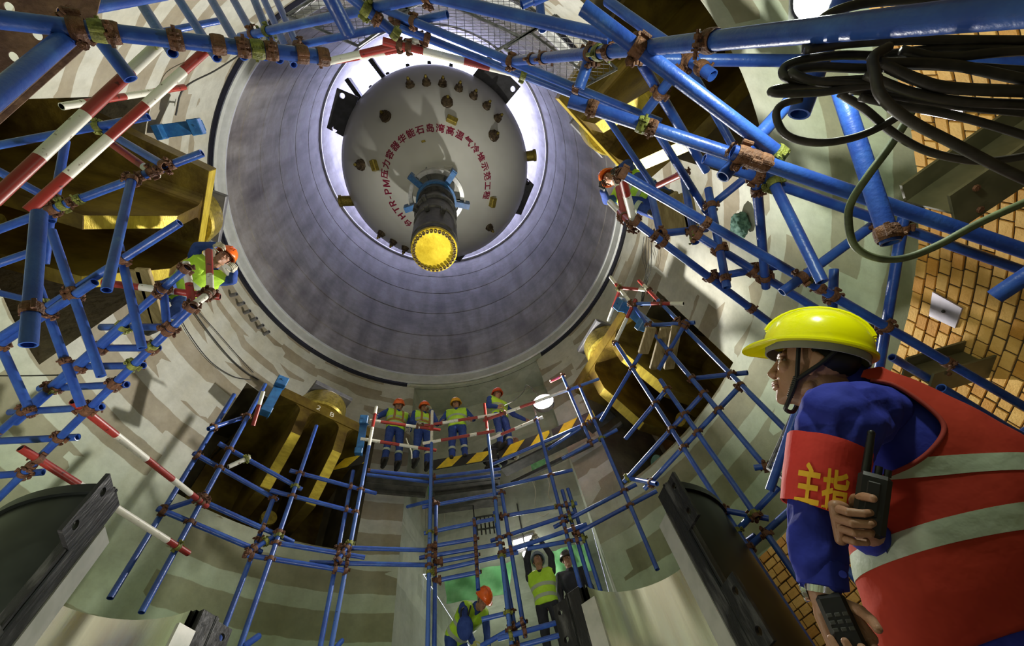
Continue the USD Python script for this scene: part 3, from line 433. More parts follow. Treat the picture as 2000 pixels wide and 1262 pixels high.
# ------------------------------------------------------------------ support brackets
def glyph_on(chs, size, origin, ex, ey, mt, name, parent, gap=1.15, bold=1.0):
    ms = []; x = 0
    for c in chs:
        g = glyph(c)
        for p in getattr(g, 'geoms', [g]):
            e = trimesh.creation.extrude_polygon(p, 1.0, engine='earcut'); q = e.vertices; s = size/70
            nrm = np.cross(ex, ey); ms.append(trimesh.Trimesh(np.asarray(origin)+np.outer((q[:, 0])*s+x, ex)+np.outer(q[:, 1]*s, ey)+np.outer(np.where(q[:, 2] > 0.5, 0.003, -0.002), nrm), e.faces, process=False))
        x += size*gap
    return obj(name, cat(ms), mt, parent, smooth=False)
CHALK = mat('chalk', (0.7, 0.68, 0.6), rough=0.9)
BLAB = {'left': ('oiled steel support bracket at the left wall with a blue clamp on its corner', 'bracket'), 'lower': ('oiled steel support bracket chalked 2B on its top plate', 'bracket'), 'right': ('oiled steel support bracket behind the scaffold right of the bright work lamp', 'bracket'), 'upper': ('oiled steel support bracket at the upper right behind the big blue tubes', 'bracket')}
for nme, (az, dist, off) in BR.items():
    n = np.array([math.cos(rad(az)), math.sin(rad(az)), 0]); s = np.array([-n[1], n[0], 0]); zt0, zt1 = 6.17, 6.38
    F = np.column_stack([n, s, [0, 0, 1]]); o = n*dist + s*off
    b = thing('support_bracket', *BLAB[nme], group=None, loc=None)
    hw = 0.86; dl = RD-dist-0.02
    obj('top_plate', place(prism(Polygon([(0, -hw), (0, hw), (dl, hw+0.25), (dl, -hw-0.25)]), zt1-zt0, None, (0, 0, 0)), F, o+[0, 0, zt0]), BRONZE, b, smooth=False)
    for lat in (-0.37, 0.33):
        pts = [(dl, 0)] + [(0.02, 0)] + [(0.02, -0.02)] + [(0.02, -0.60), (0.52, -1.30), (dl, -1.30)]
        # web profile with fillets to the plate, in (radial, z) extruded sideways
        w = 0.16; m = prism(Polygon([(x, y) for x, y in pts]), w)
        G = np.column_stack([n, [0, 0, 1], -s])          # extrude along -s
        wb_ = obj('web', place(m, G, o+s*(lat+w/2)+[0, 0, zt0]), BRONZE, b, smooth=False)
        e0, e1 = o+s*lat+n*0.02+[0, 0, zt0-0.60], o+s*lat+n*0.52+[0, 0, zt0-1.30]
        obj('edge_face', place(bx((w-0.01, 0.004, np.linalg.norm(e1-e0)-0.02)), frame(e1-e0, s), (e0+e1)/2), EDGELIT, wb_, smooth=False)  # thin plate on the slope, coloured as if the lamp lit it
        for sg in (-1, 1):                                # rounded corner under the plate
            fil = [(0, 0)] + [(0.13*(1-math.sin(t)), -0.13*(1-math.cos(t))) for t in np.linspace(0, PI/2, 6)]
            fm = prism(Polygon([(a*sg, c) for a, c in fil] if sg > 0 else [(a*sg, c) for a, c in fil][::-1]), dl-0.05)
            G2 = np.column_stack([s, [0, 0, 1], n if True else n])
            if np.linalg.det(G2) < 0: G2 = np.column_stack([s, [0, 0, 1], -n]); base = o+n*(dl-0.03)
            else: base = o+n*0.02
            obj('fillet', place(fm, G2, base+s*(lat+sg*w/2)+[0, 0, zt0]), BRONZE, wb_, smooth=False)
    if nme in ('left', 'upper'): obj('edge_face', place(bx((0.004, 2*hw-0.02, zt1-zt0-0.02)), F, o-n*0.002+[0, 0, (zt0+zt1)/2]), EDGELIT, b, smooth=False)  # plate front given the same painted lamplight
    obj('back_plate', place(bx((0.12, 2*hw+0.5, 1.9)), F, o+n*(dl-0.08)+[0, 0, 5.62]), BRONZE, b, smooth=False)
    obj('bearing_boss', place(lathe([(0, 0), (0.42, 0), (0.44, 0.04), (0.42, 0.36), (0.38, 0.44), (0, 0.44)], 48), F, o+n*0.36+[0, 0, zt1]), BRASSPLUG, b)
    obj('bearing_pad', place(bevel_box((0.72, 0.74, 0.10), 0.012), F, o+n*0.34+[0, 0, 6.87]), PADGREY, b, smooth=False)
    for k in range(3):
        lat, zz = (-0.95, 4.86) if k == 0 else ((0.95, 4.95) if k == 1 else (0.0, 4.9))
        a = o+n*(dl-0.05)+s*lat+[0, 0, zz-4.2+4.2]; t = a-n*(0.55+0.2*k)
        q = obj('anchor_bolt', tube(a, t, 0.11, 20), BRONZE, b); obj('cap', tube(t+n*0.01, t-n*0.05, 0.118, 20), TEAL if k < 2 else BRASSPLUG, q)
    obj('foot_block', place(bevel_box((0.5, 0.9, 0.22), 0.03), F, o+n*(dl-0.45)+[0, 0, 4.66]), BRASSPLUG, b)
    if nme == 'lower': glyph_on('2', 0.10, o+s*0.19-n*0.004+[0, 0, zt0+0.06], -s*1.0, np.array([0, 0, 1.0]), CHALK, 'chalk_mark', b); glyph_on('B', 0.10, o-s*0.05-n*0.004+[0, 0, zt0+0.05], -s, np.array([0, 0, 1.0]), CHALK, 'chalk_mark', b)

TUBES = """over b -0.21 -2.796 1.623 0.546 -2.529 1.997;
over b -0.256 -2.874 2.033 -0.12 -2.97 2.548;
over b -0.121 -2.559 1.302 -0.09 -2.758 1.774;
over b -0.228 -2.792 2.101 -0.196 -2.647 2.077;
over w.23r.515w.77r -0.307 -2.852 2.724 -0.839 -2.392 1.94;
over r.155w.38r.585w.805r -0.288 -2.842 3.143 -1.193 -2.328 2.454;
over b -0.391 -3.072 2.905 -0.227 -2.771 2.575;
over b -0.398 -3.152 3.375 -0.216 -2.768 3.009;
over b -0.315 -3.172 3.641 -0.132 -2.763 3.178;
over b -0.282 -3.211 3.951 -0.086 -2.76 3.407;
over b -0.087 -3.114 3.725 0.023 -2.709 3.274;
over b -0.175 -3.218 4.299 -0.022 -2.713 3.724;
over b -0.12 -3.264 4.434 0.039 -2.755 3.797;
over b 0.667 -2.661 1.764 0.677 -2.561 1.813;
over b 0.624 -2.805 2.656 0.781 -2.61 2.712;
over b -0.249 -2.932 3.641 0.982 -2.685 2.449;
over b 0.034 -2.841 3.965 1.093 -2.701 3.382;
over w.12w.4r.8w 0.152 -2.685 3.817 0.897 -2.628 3.573;
over r.3w.6r 0.238 -2.681 3.857 0.872 -2.602 3.595;
over r.22w.45r.6w.8r 0.637 -2.682 3.563 1.728 -2.141 3.554;
over b 0.971 -2.683 2.391 1.573 -2.327 1.841;
over b 0.696 -2.855 3.574 2.026 -1.862 2.496;
over b 0.758 -2.729 3.506 2.014 -1.918 3.481;
over b 1.357 -2.36 3.225 1.765 -2.214 0.622;
over b 1.428 -2.43 1.649 1.989 -1.833 1.456;
over b 1.576 -2.305 2.075 1.492 -2.177 2.072;
over b 1.384 -2.161 1.844 1.939 -1.822 1.598;
over b 1.815 -1.896 1.468 2.714 -1.339 1.13;
over b 1.856 -2.482 2.627 2.012 -2.088 1.931;
over b 1.756 -2.223 2.148 3.236 -1.816 1.685;
over b 1.87 -2.182 2.296 2.277 -1.529 2.493;
over b 2.131 -1.787 3.716 2.412 -1.171 3.596;
over b 2.15 -1.75 2.832 2.497 -1.057 2.84;
over b 2.439 -2.028 2.933 2.564 -1.526 2.647;
over b 1.904 -1.958 2.38 2.01 -2.163 2.144;
over b 1.8 -1.808 1.502 2.168 -1.987 1.639;
over b 1.906 -2.26 1.167 1.739 -2.058 1.063;
over b 1.414 -2.546 2.307 1.482 -2.553 2.311;
over b 1.549 -2.447 2.826 1.584 -2.617 2.923;
right b 2.086 -2.035 1.357 1.982 -1.667 0.994;
right b 2.891 -1.255 1.809 2.946 -0.246 1.817;
right b 2.038 -1.725 2.069 3.623 -0.731 1.673;
right b 2.311 -1 1.841 2.873 -1.2 1.919;
right b 2.337 -1.59 2.03 2.247 -1.227 1.514;
right b 1.693 -1.718 2.247 3.681 0.107 1.472;
right b 1.834 -1.333 2.535 2.796 -0.213 2.259;
right b 2.199 -1.148 2.476 2.853 -0.508 2.095;
right b 2.423 -1.325 2.742 2.233 -0.884 2.208;
right b 2.296 -1.616 2.064 2.485 -0.802 2.212;
right b 2.168 -1.318 3.076 2.012 -1.158 2.579;
right b 2.441 -1.369 3.124 2.194 -1.097 2.495;
right b 2.014 -1.189 2.57 2.374 -1.075 2.687;
right b 2.286 -0.841 2.439 2.633 -0.853 2.328;
right b 2.388 -1.18 2.739 2.578 -1.402 2.555;
right b 2.436 -1.324 1.037 2.534 -1.451 0.994;
right b 3.011 -0.332 1.525 3.669 0.298 1.381;
right b 3.513 0.199 1.458 3.687 0.043 1.448;
right b 2.78 -0.894 2.052 2.629 -0.647 1.849;
right b 3.267 -0.318 2.133 3.128 -0.015 2.075;
right b 3.148 -0.208 1.936 3.487 0.109 1.887;
right w.3r 2.057 -1.38 3.464 1.916 -1.217 2.961;
right r.35w 1.714 -1.699 2.325 1.864 -1.274 2.626;
right w.5r 2.007 -1.161 3.558 1.848 -1.283 2.609;
right r 2.37 -1.232 3.401 2.412 -1.379 3.051;
left b -1.963 -2.729 3.438 -0.987 -2.646 3.487;
left b -2.019 -2.272 3.07 -0.684 -2.357 3.26;
left b -1.642 -2.661 3.609 -1.687 -2.236 3.115;
left b -1.696 -2.308 3.199 -1.815 -2.021 3.005;
left b -0.674 -2.312 1.887 -0.651 -1.954 1.464;
left b -1.09 -2.335 3.128 -1.038 -1.884 2.336;
left b -0.858 -2.033 2.911 -2.158 -1.71 2.693;
left b -1.402 -1.872 2.738 -2.251 -1.656 2.742;
left b -1.76 -2.591 3.11 -1.612 -2.289 3.19;
left b -1.425 -2.735 3.598 -0.9 -2.352 3.179;
left r.72w -1.31 -2.572 3.488 -1.025 -2.305 3.261;
left b -2.063 -2.098 2.973 -1.891 -2.1 3.089;
left b -1.649 -2.19 3.024 -1.48 -1.409 2.419;
left b -1.327 -2.004 2.994 -1.246 -1.469 2.515;
left b -2.782 -1.885 3.541 -2.628 -1.736 3.572;
left b -1.852 -1.939 2.909 -1.797 -1.23 2.495;
left b -1.066 -1.738 3.011 -2.822 -1.05 2.781;
left b -1.066 -1.526 2.831 -2.915 -0.681 2.536;
left b -1.618 -1.506 2.943 -2.604 -1.113 2.808;
left b -1.86 -1.513 3.066 -1.305 -1.43 2.88;
left b -1.884 -1.4 2.971 -1.414 -1.333 2.817;
left b -2.065 -1.322 2.942 -1.554 -1.257 2.784;
left b -2.414 -1.256 2.936 -1.71 -1.172 2.752;
left b -2.697 -1.158 2.913 -1.903 -1.094 2.69;
left b -2.721 -1.061 2.724 -2.195 -0.929 2.682;
left b -2.798 -0.861 2.619 -2.55 -0.761 2.644;
left b -2.246 -1.645 2.806 -2.193 -1.231 2.584;
left r.24w.45r.66w.83r -1.996 -1.206 2.66 -2.445 0.516 3.27;
left r.28w.84r -2.389 -1.047 2.542 -2.385 0.539 2.773;
left w.45r -1.137 -1.75 3.164 -1.114 -1.487 2.897;
left r.6w -1.181 -1.713 3.555 -1.099 -1.505 3.142;
left w -1.087 -1.524 2.863 -1.077 -1.516 3.121;
left b -1.313 -1.679 3.096 -1.295 -1.444 2.842;
left r.3w.6r -1.646 -1.798 3.074 -1.054 -1.456 3.141;
left b -1.05 -3.206 4.293 -0.671 -3.24 4.657;
left w.15r.45w.7r -1.623 -2.868 3.755 -1.283 -2.899 4.808;
bl b -2.659 0.234 4.793 -2.632 0.305 2.336;
bl b -2.464 0.397 5.124 -2.43 0.453 2.248;
bl w.4r -2.278 0.275 4.729 -2.394 0.49 4.377;
bl b -2.075 1.152 4.941 -2.035 1.159 2.174;
bl b -2.24 1.091 3.731 -2.23 1.125 2.21;
bl w.05r.14w.25b -1.57 1.734 5.793 -1.572 1.791 2.314;
bl b -1.713 1.717 4.484 -1.643 1.725 2.305;
bl b -2.544 0.329 3.989 -2.058 1.27 3.94;
bl b -2.612 0.187 3.737 -2.246 1.168 3.771;
bl b -2.18 1.104 4.136 -1.448 1.953 4.201;
bl b -2.252 1.01 3.787 -1.602 1.778 3.839;
bl b -2.452 0.504 3.299 -2.023 1.38 3.307;
bl b -2.605 0.19 3.061 -2.175 1.152 3.095;
bl b -2.619 0.244 3.072 -2.459 0.45 3.34;
bl b -2.623 0.181 4.098 -2.561 0.439 4.542;
bl b -2.186 1.103 3.198 -1.409 1.848 3.224;
bl b -2.247 1.003 3.004 -1.54 1.75 3.054;
bl b -1.868 1.533 3.118 -0.793 2.301 3.214;
bl b -1.64 1.687 3.314 -0.797 2.303 3.404;
bl b -2.213 1.028 3.03 -2.068 1.176 3.303;
bl b -1.607 1.647 3.135 -1.548 1.727 3.361;
bl b -1.72 0.833 1.996 -1.67 0.89 2.078;
bl b -1.568 1.842 2.343 -1.528 1.889 2.431;
bl w -2.33 0.605 3.955 -2.462 0.525 3.79;
mid w.1r.14w.2b -0.808 2.238 5.923 -0.794 2.255 2.292;
mid r.17w.2b 0.065 2.432 5.946 0.009 2.434 2.162;
mid b 0.859 2.545 5.378 0.812 2.555 2.562;
mid b -0.761 2.363 4.111 -0.768 2.373 2.334;
mid b 0.127 2.489 4.075 0.144 2.509 2.294;
mid b -0.014 2.538 3.855 0.053 2.546 2.196;
mid b -0.281 2.472 3.795 -0.294 2.464 2.873;
mid b 0.925 2.645 3.959 0.922 2.642 2.593;
mid b 1.004 2.666 3.974 1.012 2.674 2.6;
mid b 1.496 2.327 5.97 1.512 2.431 4.451;
mid b 1.696 2.369 5.575 1.624 2.332 2.46;
mid b -1.779 2.186 4.924 -0.964 2.682 4.925;
mid b -1.784 2.187 4.847 -0.99 2.712 4.848;
mid b -0.98 2.638 4.873 0.098 2.905 4.877;
mid b -0.975 2.673 4.801 0.075 2.956 4.805;
mid b 0.016 2.701 4.823 1.536 2.458 4.826;
mid b 0.894 2.696 4.785 1.855 2.32 4.804;
mid b -0.964 2.381 4.135 0.17 2.539 4.117;
mid b -1.262 2.562 4.379 -0.799 2.268 4.101;
mid b 0.059 2.529 4.219 1.145 2.621 4.218;
mid b 1.055 2.541 4.392 1.919 2.327 4.418;
mid b -0.89 2.286 3.651 0.032 2.491 3.713;
mid b -0.75 2.312 3.455 -0.249 2.425 3.467;
mid b -0.932 2.276 3.33 0.041 2.491 3.348;
mid b -0.765 2.315 3.14 0.213 2.507 3.192;
mid b -0.694 2.322 3.021 -0.243 2.419 3.039;
mid b -0.676 2.325 3.238 -0.245 2.422 3.255;
mid b 0.071 2.511 3.737 1.062 2.623 3.688;
mid b -0.101 2.494 3.429 0.992 2.604 3.549;
mid b 0.06 2.478 3.227 1.093 2.542 3.31;
mid b 0.326 2.531 3.218 1 2.616 3.194;
mid b 0.693 2.647 3.469 1.822 2.349 3.499;
mid b 0.969 2.585 3.267 1.996 2.293 3.292;
mid b -0.277 2.455 2.552 -0.009 2.488 2.556;
mid b -0.108 2.364 2.284 0.474 2.5 2.337;
mid b 0.025 2.489 2.225 0.534 2.53 2.234;
mid b -0.335 2.581 2.369 0.179 2.447 2.411;
mid w.15r.5w.7r -1.676 1.793 5.579 -0.717 2.397 5.58;
mid w.25r.5w.75r -1.717 1.719 5.108 -0.771 2.363 5.105;
mid r.25w.45r.7w -0.962 2.241 5.618 0.31 2.473 5.628;
mid w.25r.65w.75r -0.936 2.215 5.182 0.174 2.397 5.185;
mid r.2w.32r.45w.75b 0.002 2.474 5.582 2.03 2.317 5.574;
mid w.25r.5w -0.014 2.697 5.353 0.963 2.57 5.36;
mid r 1.265 2.316 5.873 1.535 2.371 6.008;
br w.3r.55w 2.566 0.744 5.905 2.557 0.783 5.068;
br r.6w 2.58 0.777 5.559 2.919 0.759 5.173;
br r.55w 2.544 0.761 5.458 2.32 1.239 5.501;
br r.15w.3r.55b 2.864 0.73 5.514 2.852 0.738 4.325;
br r.4w 2.616 0.711 5.013 2.219 1.31 4.983;
br b.35r.75w 2.604 0.773 5.001 3.024 0.654 4.49;
br b 2.574 0.804 5.098 2.569 0.859 4.415;
br b 2.579 0.89 4.475 2.584 0.947 2.227;
br b 2.232 1.257 4.935 2.182 1.288 1.162;
br b 2.373 1.113 3.802 2.347 1.148 2.011;
br b 2.874 0.782 4.169 2.845 0.755 2.334;
br b 2.585 0.822 4.489 2.982 0.723 4.141;
br b 2.618 0.956 3.504 2.993 0.753 3.147;
br b 2.905 0.685 4.171 2.417 1.083 3.946;
br b 2.569 0.837 4.366 1.709 2.035 4.377;
br b 2.601 0.966 3.265 1.618 1.872 3.219;
br b 2.395 1.141 3.67 1.831 1.738 3.683;
br b 2.837 0.811 3.045 1.753 1.695 2.929;
br b 1.658 1.903 3.289 1.851 1.517 2.815;
low b 2.562 0.964 2.071 2.149 1.406 2.043;
low b 2.482 0.908 2.253 2.784 0.852 2.154;
low b 2.526 -0.181 1.882 2.111 0.169 1.568;
low b 2.161 1.225 2.189 2.455 1.234 2.013;
low b 2.237 1.334 1.905 2.687 0.995 1.953;
low b 2.349 1.196 1.878 2.343 1.198 1.476;
low b 2.522 0.88 1.41 2.541 0.909 1.055;
low b 2.454 1.001 1.078 2.636 0.971 1.092;
low b 2.193 1.689 2.085 2.387 1.516 2.068"""
JOINTS = """0 2 0.211 0.993;4 6 0 0.767;5 7 0 0.825;9 15 0.643 0.093;10 15 0.539 0.196;12 16 0.843 0;14 15 0.353 0.749;15 20 1 0.023;16 21 0.792 0.134;16 22 0.665 0;17 19 0.775 0.088;17 22 1 0.134;18 19 0.863 0.138;19 22 0.799 0.59;21 23 0.506 0.052;23 24 0.598 0.259;23 25 0.466 0.111;26 35 0.982 0.234;27 35 0.031 0.255;28 29 0.819 0.16;28 34 0.79 1;29 34 0.147 0.977;30 34 0.236 0.374;40 41 0.068 0.565;40 44 0.662 0.602;41 42 0.498 1;41 43 0.194 0.128;41 48 0.145 0.072;42 44 0.205 0.401;44 56 1 0.779;44 57 0.475 0.439;44 61 0 0;45 49 0.152 1;45 52 0.424 0;45 61 0 0.896;46 47 0.166 0.632;46 48 0.502 0.9;46 50 0 0.888;46 52 0.417 0.635;47 53 0.181 0.179;49 51 0.925 0;50 51 0.85 0.687;50 63 0.03 0.976;60 62 0.977 0.683;61 62 1 1;64 73 0.672 0.143;65 66 0.29 0.859;65 67 0.279 0.047;65 69 0.658 0.015;65 72 0.333 0.964;65 73 0.823 1;65 74 0.753 0.884;66 72 0.767 0.848;70 76 0.569 0.431;70 77 0.305 0.15;70 79 0.706 0.207;71 76 0.193 0.462;71 79 0.437 0.247;71 90 0.9 0;80 86 0.683 0.118;80 87 0.822 0.149;80 88 1 0;80 93 0 0.118;80 96 0.108 0.137;81 83 0.091 1;81 84 0.192 0.87;81 85 0.278 0.84;81 86 0.374 0.849;81 87 0.487 0.881;81 88 0.642 0.778;81 89 0.824 0.585;81 91 0.507 0.069;81 92 0.75 0.081;81 93 0 0.929;81 96 0.114 1;82 83 0.005 0.329;82 84 0.219 0;82 85 0.409 0;82 86 0.63 0.177;82 87 0.875 0.21;83 96 0.956 0.989;87 91 0.79 0.044;91 101 0.941 0.649;91 113 0.9 0.826;92 101 0.913 0.81;93 95 0.907 0.063;94 95 0.986 0.971;94 97 1 0.913;95 97 0.762 0.876;96 97 0.17 0.5;100 108 0.407 0.04;100 112 0.684 0.052;100 113 0.681 0.072;100 114 0.235 0.159;101 107 0.41 0.126;101 108 0.501 0.292;101 111 0.645 0;101 112 0.726 0.292;101 113 0.628 0.987;101 114 0.218 1;103 107 0.378 0.923;103 109 0.307 0.11;103 110 0.429 0.243;103 111 0.612 0.815;103 115 0.643 0.13;103 116 0.705 0.247;103 119 0.598 1;104 108 0 0.949;104 111 0.246 0.617;104 112 0.403 0.92;104 115 0.336 0;104 116 0.449 0.076;104 119 0.4 0.171;105 109 0.47 0.807;105 110 0.569 1;105 115 0.728 0.832;105 116 0.779 0.987;105 117 0.756 0.288;105 118 0.704 0.1;105 120 0.687 1;106 109 0.122 0.682;106 110 0.287 0.888;106 115 0.552 0.724;106 116 0.637 0.877;106 117 0.607 0.204;106 118 0.522 0;106 120 0.603 0;107 123 0.316 0.168;111 119 0.787 0.889;112 113 0.046 0.049;112 119 0.917 0.155;115 119 0.038 0.538;115 120 0.772 0.365;116 119 0.018 0;117 120 0.2 0;117 124 0.983 0.754;118 120 0.072 0.728;118 124 0.981 0.703;124 145 0.636 0.077;124 146 0.69 0;124 147 0.724 0.118;124 148 0.777 0;125 147 0.696 0.975;125 148 0.737 0.8;125 152 0.675 0.105;125 153 0.727 0;125 157 0.903 1;125 158 0.959 0.218;125 159 0.99 0;125 160 0.946 0.652;126 143 0.426 0.718;126 151 0.608 0.766;126 152 0.665 0.849;126 153 0.736 0.741;126 154 0.783 0.735;126 155 0.692 0.118;126 166 0.021 0.892;127 141 0.009 0.165;127 142 0 1;127 145 0.232 0.157;127 146 0.346 0.011;127 147 0.417 0.192;127 148 0.527 0.019;127 149 0.593 0;127 150 0.47 0;128 141 0 0.956;128 148 0.496 0.922;128 151 0.202 0.056;128 152 0.357 0.211;128 153 0.467 0.074;128 158 0.97 0.455;128 160 0.921 0.945;129 145 0.062 0.966;129 147 0.282 0.974;129 148 0.377 0.808;129 151 0.052 0;129 152 0.234 0.101;129 153 0.354 0;129 157 0.766 1;129 159 0.967 0.071;129 160 0.857 0.76;130 145 0.072 0.673;130 146 0.317 0.954;130 147 0.454 0.676;130 148 0.642 0.501;130 149 0.784 0.924;130 150 0.549 0.932;131 151 0.174 0.861;131 152 0.281 0.938;131 153 0.43 0.836;131 154 0.54 0.885;131 155 0.324 0.205;131 156 0.486 0;132 151 0.179 0.942;132 154 0.542 1;133 139 0.787 0.986;133 140 0.8 0.645;133 144 1 0.529;133 165 0.262 0.739;133 167 0.015 0.875;134 140 0.258 0.82;134 144 0.384 0.716;134 155 0.679 0.852;134 156 0.747 0.663;134 165 0 0.834;135 137 1 0.077;136 138 1 0.031;139 140 1 0.737;161 163 0.663 0;163 165 1 0.188;168 169 0.436 0;168 170 0.497 0;168 172 1 0.14;168 173 1 0;169 170 0.029 0;169 171 0.879 0.288;171 173 0.634 0.558;171 179 1 0.693;172 173 0.097 0;172 174 0.132 0.086;172 176 0.948 0;173 174 0 0.02;174 179 0.817 0;174 182 1 0.009;175 180 0.449 0;175 181 0.217 0.63;175 182 0.024 0.012;175 183 0.557 0;175 185 0.672 0.205;175 188 0.983 0.25;176 182 0.162 0.386;176 183 0.457 0.383;176 184 0.347 0.291;176 185 0.527 0.569;176 187 0.774 0.845;176 190 0.722 0.055;176 191 0.813 0;177 183 0.328 0.222;177 184 0.094 0.017;177 185 0.474 0.419;177 187 0.985 0.487;177 190 1 0.752;178 180 0.525 0.713;178 181 0 0.125;178 185 0.621 0;179 181 0.802 0.053;183 186 0.954 0.066;185 186 0.932 0.816;187 190 0.536 0.654;191 192 0.286 0;193 194 0.975 0.677"""
# ------------------------------------------------------------------ scaffolds: every tube and coupler a part
TR_ = 0.0245
SLAB = {'over': ('overhead scaffold of thick blue tubes crossing above the camera along the top edge', 'scaffold'),
        'right': ('blue tube scaffold rising beside the right wall above the foreman', 'scaffold'),
        'left': ('blue tube scaffold with ladder-like rungs in front of the left bracket', 'scaffold'),
        'bl': ('slender blue tube scaffold around the bracket chalked 2B', 'scaffold'),
        'mid': ('blue tube scaffold carrying the workers\' platform in front of the alcove', 'scaffold'),
        'br': ('blue tube scaffold with banded handrails around the right-hand bracket by the work lamp', 'scaffold'),
        'low': ('low blue scaffold between the black half cylinder and the foreman\'s arm', 'scaffold')}
SC = {k: thing('tube_scaffold', *v) for k, v in SLAB.items()}
RED3, WHT3, BLU3 = (0.28, 0.024, 0.018), (0.70, 0.69, 0.62), (0.045, 0.12, 0.42)
tubes = []
for rec in TUBES.replace('\n', '').split(';'):
    w = rec.split(); tubes.append((w[0], w[1], np.array(list(map(float, w[2:5]))), np.array(list(map(float, w[5:8])))))
import re
def banded(a, b, code):
    F = frame(b-a); L = np.linalg.norm(b-a); col = [code[0]]; fr = [0.0]
    for f, c in re.findall(r'(\.\d+)([wrb])', code[1:]): fr.append(float(f)); col.append(c)
    fr.append(1.0)
    if len(col) == 1: fr = [0, 1.0]
    V, Fc, T = [], [], []; n = 14; th = np.arange(n)*2*PI/n
    def ring(r, z): return np.stack([r*np.cos(th), r*np.sin(th), np.full(n, z)], 1)
    def strip(r0, z0, r1, z1, c):
        k = sum(map(len, V)); V.append(np.vstack([ring(r0, z0), ring(r1, z1)])); T.append(np.tile(c, (2*n, 1)))
        for j in range(n): p, q = k+j, k+(j+1) % n; Fc.extend([(p, q, q+n), (p, q+n, p+n)])
    cc = {'w': WHT3, 'r': RED3, 'b': BLU3}
    for i, c in enumerate(col): strip(TR_, fr[i]*L, TR_, fr[i+1]*L, cc[c])
    strip(0.019, 0, TR_, 0, cc[col[0]]); strip(TR_, L, 0.019, L, cc[col[-1]]); strip(0.019, 0.12, 0.019, 0, (0.02, 0.02, 0.02)); strip(0.019, L, 0.019, L-0.12, (0.02, 0.02, 0.02)); strip(0.019, 0.12, 0.0, 0.12, (0.02, 0.02, 0.02)); strip(0, L-0.12, 0.019, L-0.12, (0.02, 0.02, 0.02))
    v = np.vstack(V) @ F.T + a
    return trimesh.Trimesh(v, Fc, process=False), np.vstack(T)
for g, c, a, b in tubes:
    if c in 'bd' and len(c) == 1: obj('tube', tube(a, b, TR_, 14, open_r=0.019, steps=1), BLUE, SC[g])
    else:
        m, tint = banded(a, b, c); p = fresh(SC[g], 'banded_tube'); q = usdkit.mesh(stage, p, m, STRIPE, smooth=True)
        UsdGeom.PrimvarsAPI(q).CreatePrimvar('tint', Sdf.ValueTypeNames.Color3fArray, 'vertex').Set(Vt.Vec3fArray.FromNumpy(tint.astype(np.float32)))
        tag(q.GetPrim(), 'red and white banded tube')
def coupler(pa, da, pb, db):
    """Two hinged straps round the tubes, the block between them, and each strap's flap, bolt and nut."""
    ms = []; mid = (pa+pb)/2
    gap = unit(pb-pa) if np.linalg.norm(pb-pa) > 1e-4 else unit(np.cross(da, db))
    for p, d, sg in ((pa, da, 1), (pb, db, -1)):
        if d is None: continue
        F = frame(d, gap*sg); w = 0.026
        w = 0.0185
        ms.append(place(lathe([(0.0252, -w), (0.0290, -w-0.002), (0.0318, -w*0.6), (0.0318, w*0.6), (0.0290, w+0.002), (0.0252, w)], 16), F, p))
        for e in (-1, 1):
            ms.append(place(bevel_box((0.012, 0.022, 0.030), 0.003), F, p+F@[0.006, e*0.038, 0]))
        hx = 1 if rng.random() < 0.5 else -1
        ms.append(tube(p+F@[-0.030, 0.042*hx, 0], p+F@[0.040, 0.044*hx, 0], 0.0058, 8)); ms.append(tube(p+F@[-0.020, 0.0418*hx, 0], p+F@[-0.007, 0.042*hx, 0], 0.0115, 6)); ms.append(tube(p+F@[0.014, 0.043*hx, 0], p+F@[0.020, 0.043*hx, 0], 0.013, 10))
        ms.append(tube(p+F@[0.004, -0.043*hx, -0.018], p+F@[0.004, -0.043*hx, 0.018], 0.0075, 8))
    if db is None: return cat(ms)
    F = frame(gap, da); ms.append(place(bx((0.05, 0.05, max(0.012, np.linalg.norm(pb-pa)-0.05))), F, mid))
    return cat(ms)
for rec in JOINTS.split(';'):
    i, j, u, v = rec.split(); i, j = int(i), int(j); A, B = tubes[i], tubes[j]
    da, db = unit(A[3]-A[2]), unit(B[3]-B[2]); pa, pb = A[2]+(A[3]-A[2])*float(u), B[2]+(B[3]-B[2])*float(v)
    obj('coupler', coupler(pa, da, pb, db), OLIVE_CLAMP if rng.random() < 0.12 else RUST, SC[A[0]], smooth=False)
def loose_coupler(px, py, g, k):
    """A coupler waiting on tube k (nearest tube of scaffold g to the spot)."""
    best = None
    for (gg, c, a, b) in tubes:
        if gg != g: continue
        for t in np.linspace(0.02, 0.98, 60):
            p = a+(b-a)*t; v = pjx(p)
            if v[2] < 0.2: continue
            e = math.hypot(1000+v[0]/v[2]*FPX-px, 631+v[1]/v[2]*FPX-py)
            if best is None or e < best[0]: best = (e, p, unit(b-a), v[2])
    if best[0] > 30: return
    p, d = best[1], best[2]; o = unit(np.cross(d, unit(C-p)))*(0.056 if k % 2 else -0.056)
    obj('coupler', coupler(p, d, p+o, None), OLIVE_CLAMP if k % 5 == 0 else RUST, SC[g], smooth=False)
